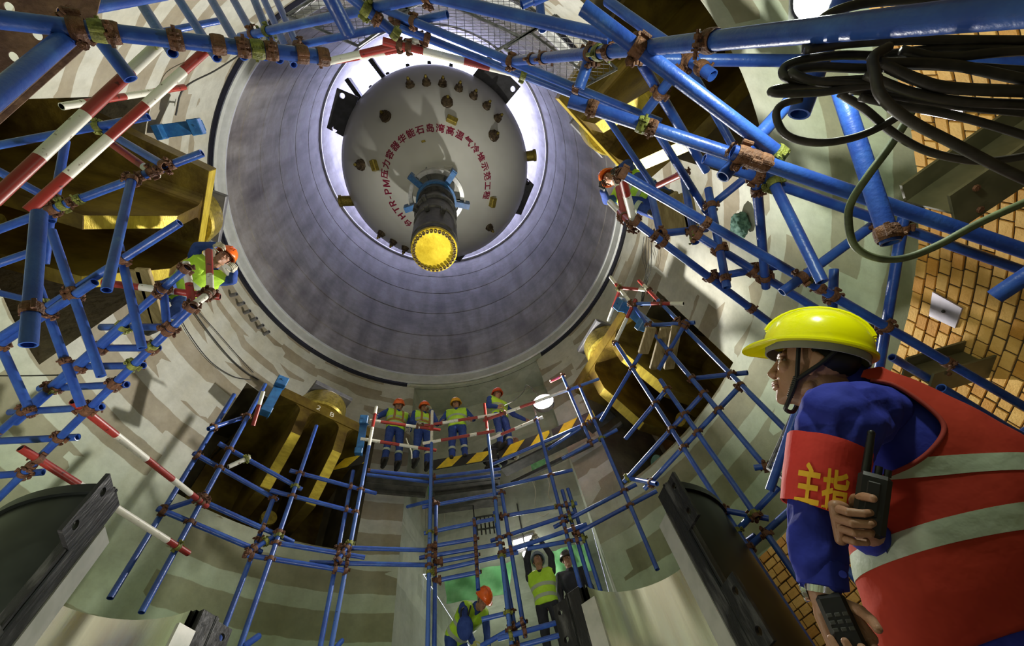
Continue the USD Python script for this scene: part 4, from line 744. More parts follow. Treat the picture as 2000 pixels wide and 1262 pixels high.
for k, (g, x, y) in enumerate([('over', 200, 50), ('over', 222, 65), ('over', 345, 72), ('over', 430, 80), ('over', 475, 88), ('over', 500, 95), ('over', 532, 98), ('over', 562, 102), ('over', 590, 105), ('over', 735, 40), ('over', 770, 68), ('over', 638, 108), ('over', 1040, 110), ('over', 1060, 100), ('over', 1150, 92), ('over', 1170, 95), ('over', 1192, 98), ('over', 1385, 75),
        ('over', 1125, 180), ('over', 1160, 208), ('over', 1255, 240), ('over', 1275, 245), ('over', 1450, 305), ('over', 1475, 312), ('over', 1495, 318), ('over', 1520, 300), ('over', 1375, 130), ('right', 1480, 345), ('right', 1490, 370), ('right', 1600, 555), ('right', 1570, 545), ('right', 1850, 700), ('right', 1720, 460), ('right', 1375, 430), ('right', 1415, 545), ('right', 1350, 465),
        ('right', 1460, 605), ('right', 1280, 455), ('left', 75, 405), ('left', 110, 400), ('left', 155, 385), ('left', 140, 395), ('left', 275, 340), ('left', 310, 330), ('left', 335, 325), ('left', 90, 590), ('left', 65, 605), ('left', 240, 500), ('left', 305, 570), ('left', 130, 705), ('left', 105, 760), ('left', 60, 800), ('left', 230, 745), ('left', 185, 795), ('left', 270, 710), ('left', 300, 675), ('left', 60, 910), ('mid', 715, 905), ('mid', 844, 935), ('mid', 965, 975), ('mid', 1085, 985)]): loose_coupler(x, y, g, k)

# ------------------------------------------------------------------ steel decks, mesh panels, toe boards, planks
def mesh_panel(name, corners, label, cell=0.05, frame_r=0.012):
    """Expanded-metal panel: crossing wires between four world corners plus an angle frame."""
    P = [np.asarray(p, float) for p in corners]; t = thing(name, label, 'mesh panel'); lu, lv = np.linalg.norm(P[1]-P[0]), np.linalg.norm(P[3]-P[0]); ms = []
    at = lambda u, v: P[0]+(P[1]-P[0])*u/lu*(1-v/lv)+(P[2]-P[3])*u/lu*(v/lv)+(P[3]-P[0])*v/lv
    for sg in (1, -1):
        k = -lv if sg > 0 else 0
        while k < (lu if sg > 0 else lu+lv):
            # line u = k + v (sg>0) or u = k - v
            vs_ = [v for v in (0, lv) ]; p = []
            v0, v1 = (max(0, -k), min(lv, lu-k)) if sg > 0 else (max(0, k-lu), min(lv, k))
            if v1-v0 > 0.01: ms.append(tube(at(k+sg*v0, v0), at(k+sg*v1, v1), 0.0022, 4))
            k += cell*1.3
    obj('wire_mesh', cat(ms), GRATE, t, smooth=False, kind='stuff')
    for i in range(4): obj('frame_bar', tube(P[i], P[(i+1) % 4], frame_r, 6), GRATE, t)
    obj('frame_bar', tube((P[0]+P[1])/2, (P[2]+P[3])/2, frame_r, 6), GRATE, t)
    return t
zm = dep(900, 30, 3.3)[2]
mesh_panel('mesh_panel', [at_z(x, y, zm) for x, y in ((560, 30), (690, -45), (800, 20), (700, 90))], 'diamond mesh deck panel overhead, left of the two banded handrails')
mesh_panel('mesh_panel', [at_z(x, y, zm) for x, y in ((760, 30), (940, -40), (1075, 40), (960, 105))], 'diamond mesh deck panel overhead above the daylight gap')
mesh_panel('mesh_panel', [at_z(x, y, zm) for x, y in ((985, 95), (1085, 30), (1205, 135), (1120, 180))], 'diamond mesh deck panel overhead at the corner of the upper bracket')
z0 = dep(1530, 870, 2.75)
mesh_panel('mesh_panel', [dep(1556, 790, 2.75), dep(1500, 915, 2.75), dep(1530, 935, 2.6), dep(1590, 800, 2.6)], 'narrow mesh panel in a pale frame beside the foreman\'s shoulder', 0.03)
# rusty perforated plate, top left
zp = dep(80, 90, 1.42)[2]; q = [at_z(x, y, zp)[:2] for x, y in ((-60, -40), (205, -40), (178, 72), (-60, 285))]
poly = Polygon(q); cen = np.mean(q, 0); e1 = unit(np.append(q[2]-q[3], 0))[:2]; e2 = np.array([-e1[1], e1[0]]); hs = []
for i in range(-8, 9):
    for j in range(-8, 9):
        p = cen+e1*(i*0.115+0.02)+e2*(j*0.085)
        if poly.buffer(-0.03).contains(Point(*p)): hs.append(Point(*p).buffer(0.0145))
t = thing('perforated_plate', 'rust-brown perforated deck plate in the top left corner', 'deck plate')
obj('plate', prism(poly.difference(unary_union(hs)), 0.004, None, (0, 0, zp)), RUSTPLATE, t, smooth=False)
A, B = np.append(q[2], zp-0.012), np.append(q[3], zp-0.012); obj('edge_flange', place(bx((0.03, 0.004, np.linalg.norm(B-A))), frame(B-A, (0, 0, 1)), (A+B)/2), RUSTPLATE, t, smooth=False)
obj('edge_flange', place(bx((0.004, 0.03, np.linalg.norm(B-A))), frame(B-A, (0, 0, 1)), (A+B)/2+[0, 0, 0]), RUSTPLATE, t, smooth=False)
# platform deck: boards on the centre scaffold
front = [at_z(x, y, PZ)[:2] for x, y in ((716, 922), (842, 934), (975, 918), (1142, 836), (1190, 800))]
DECKSTEEL = mat('dark_deck_steel', (0.045, 0.045, 0.04), (0.09, 0.085, 0.075), rough=0.6, scale=7)
deck = thing('platform_deck', 'dark steel deck of the platform the four workers stand on', 'platform')
for i in range(4):
    a, b = np.array(front[i]), np.array(front[i+1]); u = unit(np.append(b-a, 0))[:2]; n2 = np.array([-u[1], u[0]]); L = np.linalg.norm(b-a)
    deep = (0.55, 1.05, 0.75, 0.3)[i]; nb_ = int(deep/0.24)
    for k in range(nb_):
        c = (a+b)/2+n2*(0.12+k*0.245)
        if any(math.hypot(*(c+u*e*L/2+n2*0.12)) > 4.1 and not (AX0+0.05 < (c+u*e*L/2)[0] < AX1-0.05) for e in (-1, 1)): continue
        obj('deck_board', place(bevel_box((L*(0.97+0.05*k*(i == 1)), 0.235, 0.04), 0.006), frame((0, 0, 1), (u[0], u[1], 0)), (c[0], c[1], PZ+0.02+0.006*(i % 2))), DECKSTEEL, deck, smooth=False)
    obj('deck_bearer', place(bx((L*0.96, 0.05, 0.07)), frame((0, 0, 1), (u[0], u[1], 0)), (*((a+b)/2+n2*0.4), PZ-0.04)), DECKSTEEL, deck, smooth=False)
def toe_board(p, q, label, hgt=0.22):
    u = unit(q-p); L = np.linalg.norm(q-p); F = np.column_stack([u, [0, 0, 1], np.cross(u, [0, 0, 1])]); F = F if np.linalg.det(F) > 0 else F
    t = thing('toe_board', label, 'toe board', 'striped toe boards along the platform edge' if False else None)
    obj('board', place(bx((L, hgt, 0.018)), F, (p+q)/2+[0, 0, hgt/2]), HAZ_B, t, smooth=False)
    k = 0.05
    while k < L-0.05:
        pol = Polygon([(k, 0.004), (k+0.27, 0.004), (k+0.27+0.20, hgt-0.004), (k+0.20, hgt-0.004)]).intersection(sbox(0.004, 0, L-0.004, hgt))
        if pol.area > 0.002:
            m = prism(pol, 0.003); obj('yellow_stripe', place(m, F, p+F[:, 2]*0.0092), HAZ_Y, t, smooth=False); obj('yellow_stripe', place(m, F, p-F[:, 2]*0.0122), HAZ_Y, t, smooth=False)
        k += 0.52
zt_ = PZ-0.11
for (a, b), lb in zip((((846, 918), (972, 897)), ((975, 896), (1078, 858)), ((1082, 857), (1165, 818)), ((640, 922), (716, 905))), ('yellow and black striped toe board under the helmeted worker in the middle', 'yellow and black striped toe board between the last worker and the work lamp', 'yellow and black striped toe board below the right end of the banded handrail', 'short yellow and black toe board beside the 2B bracket')):
    toe_board(at_z(*a, zt_), at_z(*b, zt_), lb)
def plank(a, b, w, label, up=(0, 0, 1)):
    a, b = np.asarray(a), np.asarray(b); L = np.linalg.norm(b-a); F = frame(up, b-a)
    obj('wooden_plank', place(bevel_box((L, w, 0.045), 0.006), F, (a+b)/2), WOOD, smooth=False, label=label, cat='plank', group='scaffold planks')
zl = dep(290, 590, 4.45)[2]
for k, (a, b) in enumerate((((262, 528), (292, 640)), ((278, 524), (312, 636)))): plank(at_z(*a, zl), at_z(*b, zl), 0.125, ('wooden plank on the left scaffold under the kneeling worker, outer one', 'wooden plank on the left scaffold under the kneeling worker, inner one')[k])
zr = dep(1300, 420, 4.7)[2]
for k, (a, b) in enumerate((((1285, 385), (1310, 455)), ((1310, 380), (1335, 452)), ((1338, 375), (1352, 448)))): plank(at_z(*a, zr), at_z(*b, zr), 0.145, ('wooden plank beside the worker at the right wall, the one nearest him', 'wooden plank beside the worker at the right wall, middle of the three', 'wooden plank beside the worker at the right wall, farthest from him')[k])
zr = dep(1300, 660, 5.3)[2]
for k, (a, b) in enumerate((((1272, 640), (1256, 690)), ((1300, 640), (1278, 720)), ((1322, 636), (1306, 720)))): plank(at_z(*a, zr), at_z(*b, zr), 0.13, ('wooden plank on the right bracket scaffold, lowest of three', 'wooden plank on the right bracket scaffold, middle of three', 'wooden plank on the right bracket scaffold, topmost of three')[k])

# ------------------------------------------------------------------ black half cylinders with polished lining
def half_shell(c, a0, a1, zt, label, r0=0.60, r1=0.80, turn=1):
    t = thing('half_cylinder_shell', label, 'shell', loc=None); c = np.array([*c, 0.0]); n = 48
    outer = lathe([(r0+0.03, ZF), (r1, ZF), (r1, zt), (r0+0.03, zt), (r0+0.03, ZF)], n, a0, a1); outer.apply_translation(c); obj('outer_shell', outer, BLACKTANK, t)
    lin = lathe([(r0, ZF), (r0+0.028, ZF), (r0+0.028, zt-0.01), (r0, zt-0.01), (r0, ZF)], n, a0+0.03, a1-0.03); lin.apply_translation(c); obj('polished_lining', lin, POLISHED, t, label='polished metal lining')
    rim = lathe([(r1-0.03, zt-0.05), (r1+0.022, zt-0.05), (r1+0.022, zt+0.012), (r1-0.03, zt+0.012), (r1-0.03, zt-0.05)], n, a0, a1); rim.apply_translation(c); obj('rim', rim, BLACKTANK, t)
    for a, sg in ((a0, -1), (a1, 1)):
        n_ = np.array([math.cos(a), math.sin(a), 0]); s = np.array([-n_[1], n_[0], 0])*sg; F = np.column_stack([n_, s*sg, [0, 0, 1]]); h = zt-ZF
        fl = obj('edge_flange', place(bevel_box((r1-r0-0.03, 0.05, h), 0.006), F, c+n_*(r0+r1+0.07)/2+s*0.026+[0, 0, ZF+h/2]), SCUFF, t, smooth=False)
        obj('edge_strip', place(bx((0.15, 0.03, h-0.16)), F, c+n_*(r0-0.015)+s*0.045+[0, 0, ZF+h/2-0.08]), STRIPSTEEL, t, smooth=False, label='pale metal edge strip')
        obj('groove', place(bx((0.018, 0.02, h)), F, c+n_*(r1-0.012)+s*0.045+[0, 0, ZF+h/2]), BLACKTANK, t, smooth=False)
        z = zt-0.22
        while z > 0.2:
            pl = sbox(-0.085, -0.19, 0.085, 0.19).difference(unary_union([Point(0.02, -0.11).buffer(0.026), Point(0.02, 0.11).buffer(0.026)]))
            G = np.column_stack([n_, [0, 0, 1], np.cross(n_, [0, 0, 1])]); m = place(prism(pl, 0.022), G, c+n_*(r1+0.075)+s*0.036+[0, 0, z]); 
            if s@G[:, 2] < 0: m.apply_translation(s*0.022)
            obj('bolt_plate', m, SCUFF, fl, smooth=False); z -= 0.78
    return t
half_shell((1.40, 1.44), rad(-64), rad(150), 2.2, 'black half-cylinder shell with polished inside, beside the foreman')
half_shell((-2.13, -0.08), rad(80), rad(298), 2.2, 'black half-cylinder shell with polished inside in the lower left corner')
# ------------------------------------------------------------------ things in the alcove and passage
def sheet(name, corners, mt, label, catg, wav=0.03, n=14, tie=LZ-0.01):
    P = [np.asarray(p, float) for p in corners]; u, v = np.meshgrid(np.linspace(0, 1, n), np.linspace(0, 1, n)); q = (P[0]*((1-u)*(1-v))[..., None]+P[1]*(u*(1-v))[..., None]+P[2]*(u*v)[..., None]+P[3]*((1-u)*v)[..., None]).reshape(-1, 3)
    nrm = unit(np.cross(P[1]-P[0], P[3]-P[0])); w = wav*(np.sin(9*u+3*v)+0.6*np.sin(17*u-7*v)).reshape(-1); top = q+np.outer(w, nrm); bot = top+nrm*0.006
    f = []
    for i in range(n-1):
        for j in range(n-1): k = i*n+j; f += [(k, k+1, k+n+1), (k, k+n+1, k+n), (k+n*n, k+n*n+n+1, k+n*n+1), (k+n*n, k+n*n+n, k+n*n+n+1)]
    t = thing(name, label, catg); obj('sheet', trimesh.Trimesh(np.vstack([top, bot]), f, process=False), mt, t, smooth=True)
    for c_ in (top[0], top[n-1]): obj('tie_cord', tube(c_-[0, 0, 0.01], [c_[0], c_[1], tie], 0.006, 6), PALEWIRE, t)
    return t
ty = 4.98
sheet('tarpaulin', [at_y(868, 1135, ty), at_y(1000, 1095, ty), at_y(996, 1160, ty), at_y(872, 1180, ty)], TARP, 'green tarpaulin hung across the passage behind the bending worker', 'tarpaulin')
sheet('tarpaulin', [at_y(1074, 1076, ty), at_y(1145, 1060, ty), at_y(1160, 1115, ty), at_y(1078, 1130, ty)], TARP, 'green tarpaulin behind the two men at the small lamp', 'tarpaulin')
sheet('tarpaulin', [at_y(835, 950, 4.6), at_y(868, 946, 4.6), at_y(868, 962, 4.6), at_y(835, 968, 4.6)], TARP, 'small green sheet under the left end of the platform', 'tarpaulin', 0.01, tie=PZ-0.02)
sheet('tarpaulin', [at_y(1035, 905, 4.3), at_y(1066, 895, 4.3), at_y(1064, 916, 4.3), at_y(1038, 922, 4.3)], TARP, 'small green sheet under the platform below the work lamp', 'tarpaulin', 0.01, tie=PZ-0.02)
w = thing('lit_window', 'small bright window behind the little lamp in the passage', 'window')
for x0, x1, y0, y1 in ((1004, 1038, 1046, 1066), (1000, 1030, 1070, 1078)):
    a, b = at_y(x0, y1, 4.755), at_y(x1, y0, 4.755); c_ = (a+b)/2
    obj('pane', bx((abs(b[0]-a[0]), 0.02, abs(b[2]-a[2])), c_), mat('lit_pane', (1, 1, 1), emit=((1, 0.98, 0.95), 6.0)), w, smooth=False)
    obj('frame', cat([bx((abs(b[0]-a[0])+0.08, 0.03, 0.04), c_+[0, 0.005, e*(abs(b[2]-a[2])/2+0.02)]) for e in (-1, 1)]), DULLPLATE, w, smooth=False)
rk = thing('rebar_rack', 'dark open rack of bars hanging under the platform', 'rack')
for k in range(5): p = at_y(930+8*k, 1012-k, 4.4); obj('bar', tube(p, [p[0], p[1], p[2]-0.35], 0.014, 6), DARKSTEEL, rk)
obj('rail', tube(at_y(926, 1036, 4.4), at_y(968, 1030, 4.4), 0.016, 6), DARKSTEEL, rk); obj('rail', tube(at_y(926, 1012, 4.4), at_y(968, 1005, 4.4), 0.016, 6), DARKSTEEL, rk)
for x in (926, 968): p = at_y(x, 1012 if x == 926 else 1005, 4.4); obj('hanger', tube(p, [p[0], p[1], PZ], 0.012, 6), DARKSTEEL, rk)
for x in (1.06,):
    for k in range(6): obj('shutter_board', bevel_box((0.05, 0.34, 5.2), 0.008), WOOD) if False else None
# ------------------------------------------------------------------ people
def rotm(ax, a): return trimesh.transformations.rotation_matrix(a, ax)[:3, :3]
def hand_parts(w, d, n, s, curl=0.6, k=1.0, thumb=1.0, seg=10, spread=0.0, curls=None):
    """Palm, four unequal fingers and a thumb. w wrist, d finger direction, n towards the palm side, s towards the thumb."""
    d, n = unit(d), unit(n - (n@unit(d))*unit(d)); s = unit(np.asarray(s) - (s@d)*d - (s@n)*n); P = []
    pal = [w, w+d*0.035*k+s*0.022*k, w+d*0.035*k-s*0.022*k, w+d*0.088*k+s*0.034*k, w+d*0.084*k-s*0.034*k]
    P.append(m3.Manifold.batch_hull([ball(pal[0], 0.021*k, seg), ball(pal[1], 0.017*k, seg), ball(pal[2], 0.016*k, seg), ball(pal[3], 0.0125*k, seg), ball(pal[4], 0.0115*k, seg)]))
    for i, (off, ln, r) in enumerate(((0.030, 0.92, 0.0090), (0.010, 1.0, 0.0094), (-0.010, 0.94, 0.0088), (-0.030, 0.76, 0.0078))):
        p = w+d*(0.090-0.004*abs(i-1))*k+s*off*k; a = 0.0; c = (curls[i] if curls else curl)*(1+0.06*i); dd = unit(d+s*spread*off*12)
        for j, L in enumerate((0.044, 0.027, 0.021)):
            a += c*(0.9 if j == 0 else 1.0); v = dd*math.cos(a)+n*math.sin(a); q = p+v*L*ln*k; P.append(bone(p, q, r*k*(1-0.06*j), r*k*(0.94-0.08*j), seg)); p = q
    p = w+d*0.025*k+s*0.022*k+n*0.006*k; v = unit(d*0.55+s*0.65+n*0.35*thumb); 
    for j, (L, r) in enumerate(((0.040, 0.0115), (0.031, 0.0098), (0.025, 0.0090))):
        q = p+v*L*k; P.append(bone(p, q, r*k, r*0.92*k, seg)); p = q; v = unit(v+d*0.30+n*0.28*thumb-s*0.25)
    return P
def helmet(parent, c, u, f, mt, k=1.0, band=None):
    """Dome, peak and brim, crown ridges. c: middle of the rim plane, u up, f forward."""
    u = unit(u); f = unit(f-(f@u)*u); l = np.cross(u, f); F = np.column_stack([l, f, u])
    dome = lathe([(0.118, -0.012), (0.121, -0.012), (0.1215, 0.01)] + [(0.1215*math.cos(t), 0.01+0.112*math.sin(t)) for t in np.linspace(0.08, PI/2-0.001, 14)] + [(0.118*math.cos(t), 0.008+0.108*math.sin(t)) for t in np.linspace(PI/2-0.001, 0, 10)] + [(0.118, -0.012)], 40)
    dome.vertices[:, 0] *= 0.93; dome.vertices[:, 1] *= 1.13; dome.vertices *= k
    h = obj('helmet', place(dome, F, c), mt, parent)
    a = np.linspace(0, 2*PI, 56)[:-1]; fx = np.maximum(0, np.sin(a))**3
    ro = np.stack([0.125*np.cos(a), 0.147*np.sin(a)+0.048*fx], 1)*k; ri = np.stack([0.108*np.cos(a), 0.131*np.sin(a)], 1)*k
    m = prism(Polygon(ro, [ri]), 0.006*k, None, (0, 0, -0.014*k)); q = m.vertices; q[:, 2] -= 0.020*k*np.clip((q[:, 1]/k-0.10)/0.09, 0, 1)**1.5; q[:, 2] -= 0.012*k*(q[:, 0]/(0.125*k))**2*0
    obj('brim', place(m, F, c), mt, h)
    for sx in (-0.024, 0.0, 0.024):
        t = np.linspace(0.28, PI-0.28, 15); pts = np.stack([np.full(15, sx), 0.138*np.cos(t), 0.01+0.1135*np.sin(t)*math.sqrt(1-(sx/0.12)**2)], 1)*k
        obj('ridge', place(sweep(pts, 0.0062*k, 6, 1), F, c), mt, h)
    if band: obj('headband', place(lathe([(0.112, -0.035), (0.116, -0.035), (0.116, 0.0), (0.112, 0.0)], 32), F@np.diag([0.93*k, 1.12*k, k]), c), band, h)
    return h
def head_parts(c, u, f, k=1.0, n=16):
    u = unit(u); f = unit(f-(f@u)*u); l = np.cross(u, f); q = lambda a, b, g: c+(l*a+f*b+u*g)*k; F = np.column_stack([l, f, u])
    el = lambda p, r: place_man(m3.Manifold.sphere(1, n).scale([r[0]*k, r[1]*k, r[2]*k]), F, p)
    P = [el(q(0, -0.012, 0.035), (0.074, 0.094, 0.085)), el(q(0, 0.022, -0.03), (0.064, 0.070, 0.088)),
         m3.Manifold.batch_hull([ball(q(0, 0.070, -0.100), 0.019*k, n), ball(q(0.048, 0.0, -0.068), 0.018*k, n), ball(q(-0.048, 0.0, -0.068), 0.018*k, n), ball(q(0, 0.06, -0.05), 0.03*k, n)]),
         m3.Manifold.batch_hull([ball(q(0, 0.084, 0.022), 0.0085*k, n), ball(q(0, 0.098, -0.006), 0.0085*k, n), ball(q(0, 0.100, -0.026), 0.009*k, n)]),
         m3.Manifold.batch_hull([ball(q(0, 0.098, -0.006), 0.0085*k, n), ball(q(0, 0.1065, -0.025), 0.0105*k, n), ball(q(0, 0.098, -0.036), 0.007*k, n)]),
         m3.Manifold.batch_hull([ball(q(0.015, 0.094, -0.029), 0.0080*k, n), ball(q(-0.015, 0.094, -0.029), 0.0080*k, n), ball(q(0, 0.100, -0.026), 0.010*k, n)]),
         m3.Manifold.batch_hull([ball(q(0.038, 0.074, 0.030), 0.011*k, n), ball(q(-0.038, 0.074, 0.030), 0.011*k, n), ball(q(0, 0.084, 0.030), 0.011*k, n)]),
         m3.Manifold.batch_hull([ball(q(0.020, 0.088, -0.056), 0.0075*k, n), ball(q(-0.020, 0.088, -0.056), 0.0075*k, n), ball(q(0, 0.095, -0.055), 0.0085*k, n)]),
         m3.Manifold.batch_hull([ball(q(0.017, 0.086, -0.069), 0.0075*k, n), ball(q(-0.017, 0.086, -0.069), 0.0075*k, n), ball(q(0, 0.092, -0.069), 0.0085*k, n)]),
         el(q(0.036, 0.066, -0.012), (0.024, 0.02, 0.022)), el(q(-0.036, 0.066, -0.012), (0.024, 0.02, 0.022))]
    for sg in (-1, 1):
        for dz, r_ in ((0.0085, 0.0052), (-0.0085, 0.0046)): P.append(m3.Manifold.batch_hull([ball(q(sg*0.033+a*k*0, 0.0835-abs(t)*9*0.0, 0.010+dz*(1-abs(t)*0)), r_*k, n) if False else ball(q(sg*0.033+t, 0.0835-abs(t)*0.45-0.002, 0.010+dz*(1-abs(t)*30)), r_*k, n) for a, t in ((0, -0.014), (0, 0.0), (0, 0.014))]))
    for sg in (-1, 1): P.append(m3.Manifold.batch_hull([ball(q(sg*0.076, -0.012, 0.02), 0.011*k, n), ball(q(sg*0.070, -0.002, -0.032), 0.008*k, n), ball(q(sg*0.083, -0.026, 0.012), 0.007*k, n)]))
    return P
def place_man(m, F, p):
    T = np.zeros((3, 4)); T[:, :3] = F; T[:, 3] = p; return m.transform(T)
def face_bits(parent, c, u, f, k=1.0):
    u = unit(u); f = unit(f-(f@u)*u); l = np.cross(u, f)
    for sg in (-1, 1):
        p = c+(l*sg*0.033+f*0.0755+u*0.010)*k; e = obj('eye', tri(ball(p, 0.0112*k, 16)), EYEWHITE, parent, smooth=True)
        obj('iris', tri(ball(p+f*0.0074*k, 0.0056*k, 12)), IRIS, e, smooth=True)
        obj('eyebrow', tri(m3.Manifold.batch_hull([ball(p+(l*sg*-0.014+f*0.012+u*0.021)*k, 0.0042*k, 8), ball(p+(l*sg*0.016+f*0.004+u*0.022)*k, 0.0038*k, 8)])), HAIR, parent, smooth=True)
    obj('mouth', tri(m3.Manifold.batch_hull([ball(c+(l*0.021+f*0.090-u*0.0625)*k, 0.003*k, 8), ball(c+(-l*0.021+f*0.090-u*0.0625)*k, 0.003*k, 8), ball(c+(f*0.1005-u*0.062)*k, 0.0032*k, 8)])), LIP, parent, smooth=True)
J0 = dict(pelvis=(0, 0, 0.96), chest=(0, 0, 1.30), neck=(0, 0, 1.47), head=(0, 0.03, 1.625), sl=(-0.19, 0, 1.42), sr=(0.19, 0, 1.42), el=(-0.25, -0.02, 1.13), er=(0.25, -0.02, 1.13), wl=(-0.26, 0.08, 0.90), wr=(0.26, 0.08, 0.90),
          hl=(-0.09, 0, 0.94), hr=(0.09, 0, 0.94), kl=(-0.11, 0.03, 0.51), kr=(0.11, 0.03, 0.51), al=(-0.12, 0, 0.09), ar=(0.12, 0, 0.09))
def worker(label, feet, face, joints=None, lean=0.0, twist=0.0, side=0.0, hat=ORANGE, vest=LIME, cover=COVER_FAR, look=(0, 1, -0.25), harness=False, gloves=GLOVE, curl=0.6, bands=True, k=1.0, drop=0.0, hat_band=None):
    """A standing, bending or kneeling figure. face: heading in radians; lean/side/twist bend the upper body; drop lowers the hips."""
    J = {a: np.array(b, float) for a, b in J0.items()}; pv = J['pelvis'].copy(); B = rotm([0, 0, 1], twist) @ rotm([1, 0, 0], -lean) @ rotm([0, 1, 0], side)
    for a in ('chest', 'neck', 'head', 'sl', 'sr', 'el', 'er', 'wl', 'wr'): J[a] = pv+B@(J[a]-pv)
    for a in ('pelvis', 'chest', 'neck', 'head', 'sl', 'sr', 'el', 'er', 'wl', 'wr', 'hl', 'hr'): J[a] = J[a]-[0, 0, drop]
    for a, b in (joints or {}).items(): J[a] = np.array(b, float)
    Rz = rotm([0, 0, 1], face-PI/2); W = lambda p: np.asarray(feet)+Rz@(np.asarray(p)*k); BW = Rz@B
    G = {a: W(b) for a, b in J.items()}; ub = BW@np.array([0, 0, 1.0]); rb = BW@np.array([1.0, 0, 0]); fb = BW@np.array([0, 1.0, 0])
    t = thing('person', label, 'person', loc=None)
    hu = unit(ub*0.6+np.array([0, 0, 0.4])); hf = unit(Rz@np.array(look, float)); hu = unit(hu-(hu@hf)*hf) if abs(hu@hf) < 0.95 else unit(fb)
    tor = lambda g: [m3.Manifold.batch_hull([place_man(m3.Manifold.sphere(1, 18).scale([(0.165+g)*k, (0.118+g)*k, 0.11*k]), BW, G['pelvis']+ub*0.02), place_man(m3.Manifold.sphere(1, 18).scale([(0.160+g)*k, (0.118+g)*k, 0.11*k]), BW, (G['pelvis']+G['chest'])/2)]),
                      m3.Manifold.batch_hull([place_man(m3.Manifold.sphere(1, 18).scale([(0.160+g)*k, (0.118+g)*k, 0.11*k]), BW, (G['pelvis']+G['chest'])/2), place_man(m3.Manifold.sphere(1, 18).scale([(0.178+g)*k, (0.128+g)*k, 0.12*k]), BW, G['chest']), ball(G['sl']+rb*0.03-ub*0.01, (0.072+g)*k, 16), ball(G['sr']-rb*0.03-ub*0.01, (0.072+g)*k, 16)])]
    limb = lambda g: [bone(G['sl'], G['el'], (0.066+g)*k, (0.052+g)*k, 14), bone(G['el'], G['wl'], (0.052+g)*k, (0.040+g)*k, 14), bone(G['sr'], G['er'], (0.066+g)*k, (0.052+g)*k, 14), bone(G['er'], G['wr'], (0.052+g)*k, (0.040+g)*k, 14),
                      bone(G['hl'], G['kl'], (0.092+g)*k, (0.068+g)*k, 14), bone(G['kl'], G['al'], (0.066+g)*k, (0.055+g)*k, 14), bone(G['hr'], G['kr'], (0.092+g)*k, (0.068+g)*k, 14), bone(G['kr'], G['ar'], (0.066+g)*k, (0.055+g)*k, 14)]
    hands = []
    for e, w, sd in (('el', 'wl', 1), ('er', 'wr', -1)):
        d = unit(G[w]-G[e]); n = unit(np.cross(d, rb*sd)) if abs(d@rb) < 0.9 else -ub; hands.append(hand_parts(G[w]-d*0.01, d, -rb*-sd if abs(d@rb) < 0.85 else -ub, fb, curl, k, seg=8))
    body = blend(head_parts(G['head'], hu, hf, k, 14)+[bone(G['neck']-ub*0.05, G['head']-hu*0.05, 0.056*k, 0.052*k)]+tor(-0.03)+limb(-0.02), 0.022*k, 6)
    skin_hand = hands if gloves is None else []
    if skin_hand: body = tri(m3.Manifold.batch_boolean([man(body)]+sum(hands, []), m3.OpType.Add))
    obj('body', body, SKIN, t, smooth=40)
    face_bits(t, G['head'], hu, hf, k)
    cv = blend(tor(0.0)+limb(0.0)+[bone(G['neck']-ub*0.06, G['neck']+ub*0.012, 0.085*k, 0.068*k)], 0.03*k, 8)
    nv = np.array(cv.vertex_normals); import meshkit
    cv.vertices += nv*((meshkit.fbm(np.array(cv.vertices)*9, 3, seed=int(abs(feet[0])*100))-0.5)*0.022*k)[:, None]
    cvp = obj('coverall', cv, cover, t, smooth=True)
    if gloves is not None:
        for h in hands: obj('glove', tri(m3.Manifold.batch_boolean(h, m3.OpType.Add)), gloves, t, smooth=40)
    for a, kk in (('al', 'kl'), ('ar', 'kr')):
        toe = G[a]+Rz@np.array([0, 0.15*k, -0.055*k]); obj('boot', blend([bone(G[a]+[0, 0, 0.05*k], G[a]-[0, 0, 0.03*k], 0.062*k, 0.055*k), m3.Manifold.batch_hull([ball(G[a]-[0, 0, 0.045*k], 0.045*k), ball(toe, 0.036*k), ball(G[a]-Rz@np.array([0, 0.05*k, 0.05*k]), 0.04*k)])], 0.02*k, 4), BOOT, t, smooth=True)
        if bands:
            d = unit(G[kk]-G[a]); p = G[a]+(G[kk]-G[a])*0.62; obj('leg_band', place(lathe([(0.068*k, -0.026*k), (0.0725*k, -0.026*k), (0.0725*k, 0.026*k), (0.068*k, 0.026*k)], 20), frame(d), p), REFLECT, cvp)
    if vest is not None:
        S = lambda z0, z1: place_man(m3.Manifold.cube([2*k, 2*k, (z1-z0)*k], True), BW, G['pelvis']+ub*((z0+z1)/2-0.96)*k)
        cut = m3.Manifold.batch_boolean([ball(G['sl']-rb*0.045*k-ub*0.02, [0.085*k]*3, 16), ball(G['sr']+rb*0.045*k-ub*0.02, [0.085*k]*3, 16), bone(G['neck']-ub*0.02, G['neck']+ub*0.2, 0.085*k, 0.10*k), bone(G['neck']+fb*0.10*k, G['chest']+fb*0.16*k+ub*0.02, 0.05*k, 0.012*k)], m3.OpType.Add)
        vs_ = m3.Manifold.batch_boolean(tor(0.020), m3.OpType.Add)
        vt = ((vs_ ^ S(0.93, 1.56)) - cut); vp = obj('vest', tri(vt.refine_to_length(0.05*k)), vest, t, smooth=40)
        v2 = m3.Manifold.batch_boolean(tor(0.0235), m3.OpType.Add)
        for a, b in ((1.01, 1.065), (1.17, 1.225)): obj('reflective_band', tri(((v2 ^ S(a, b)) - cut)), REFLECT, vp, smooth=40)
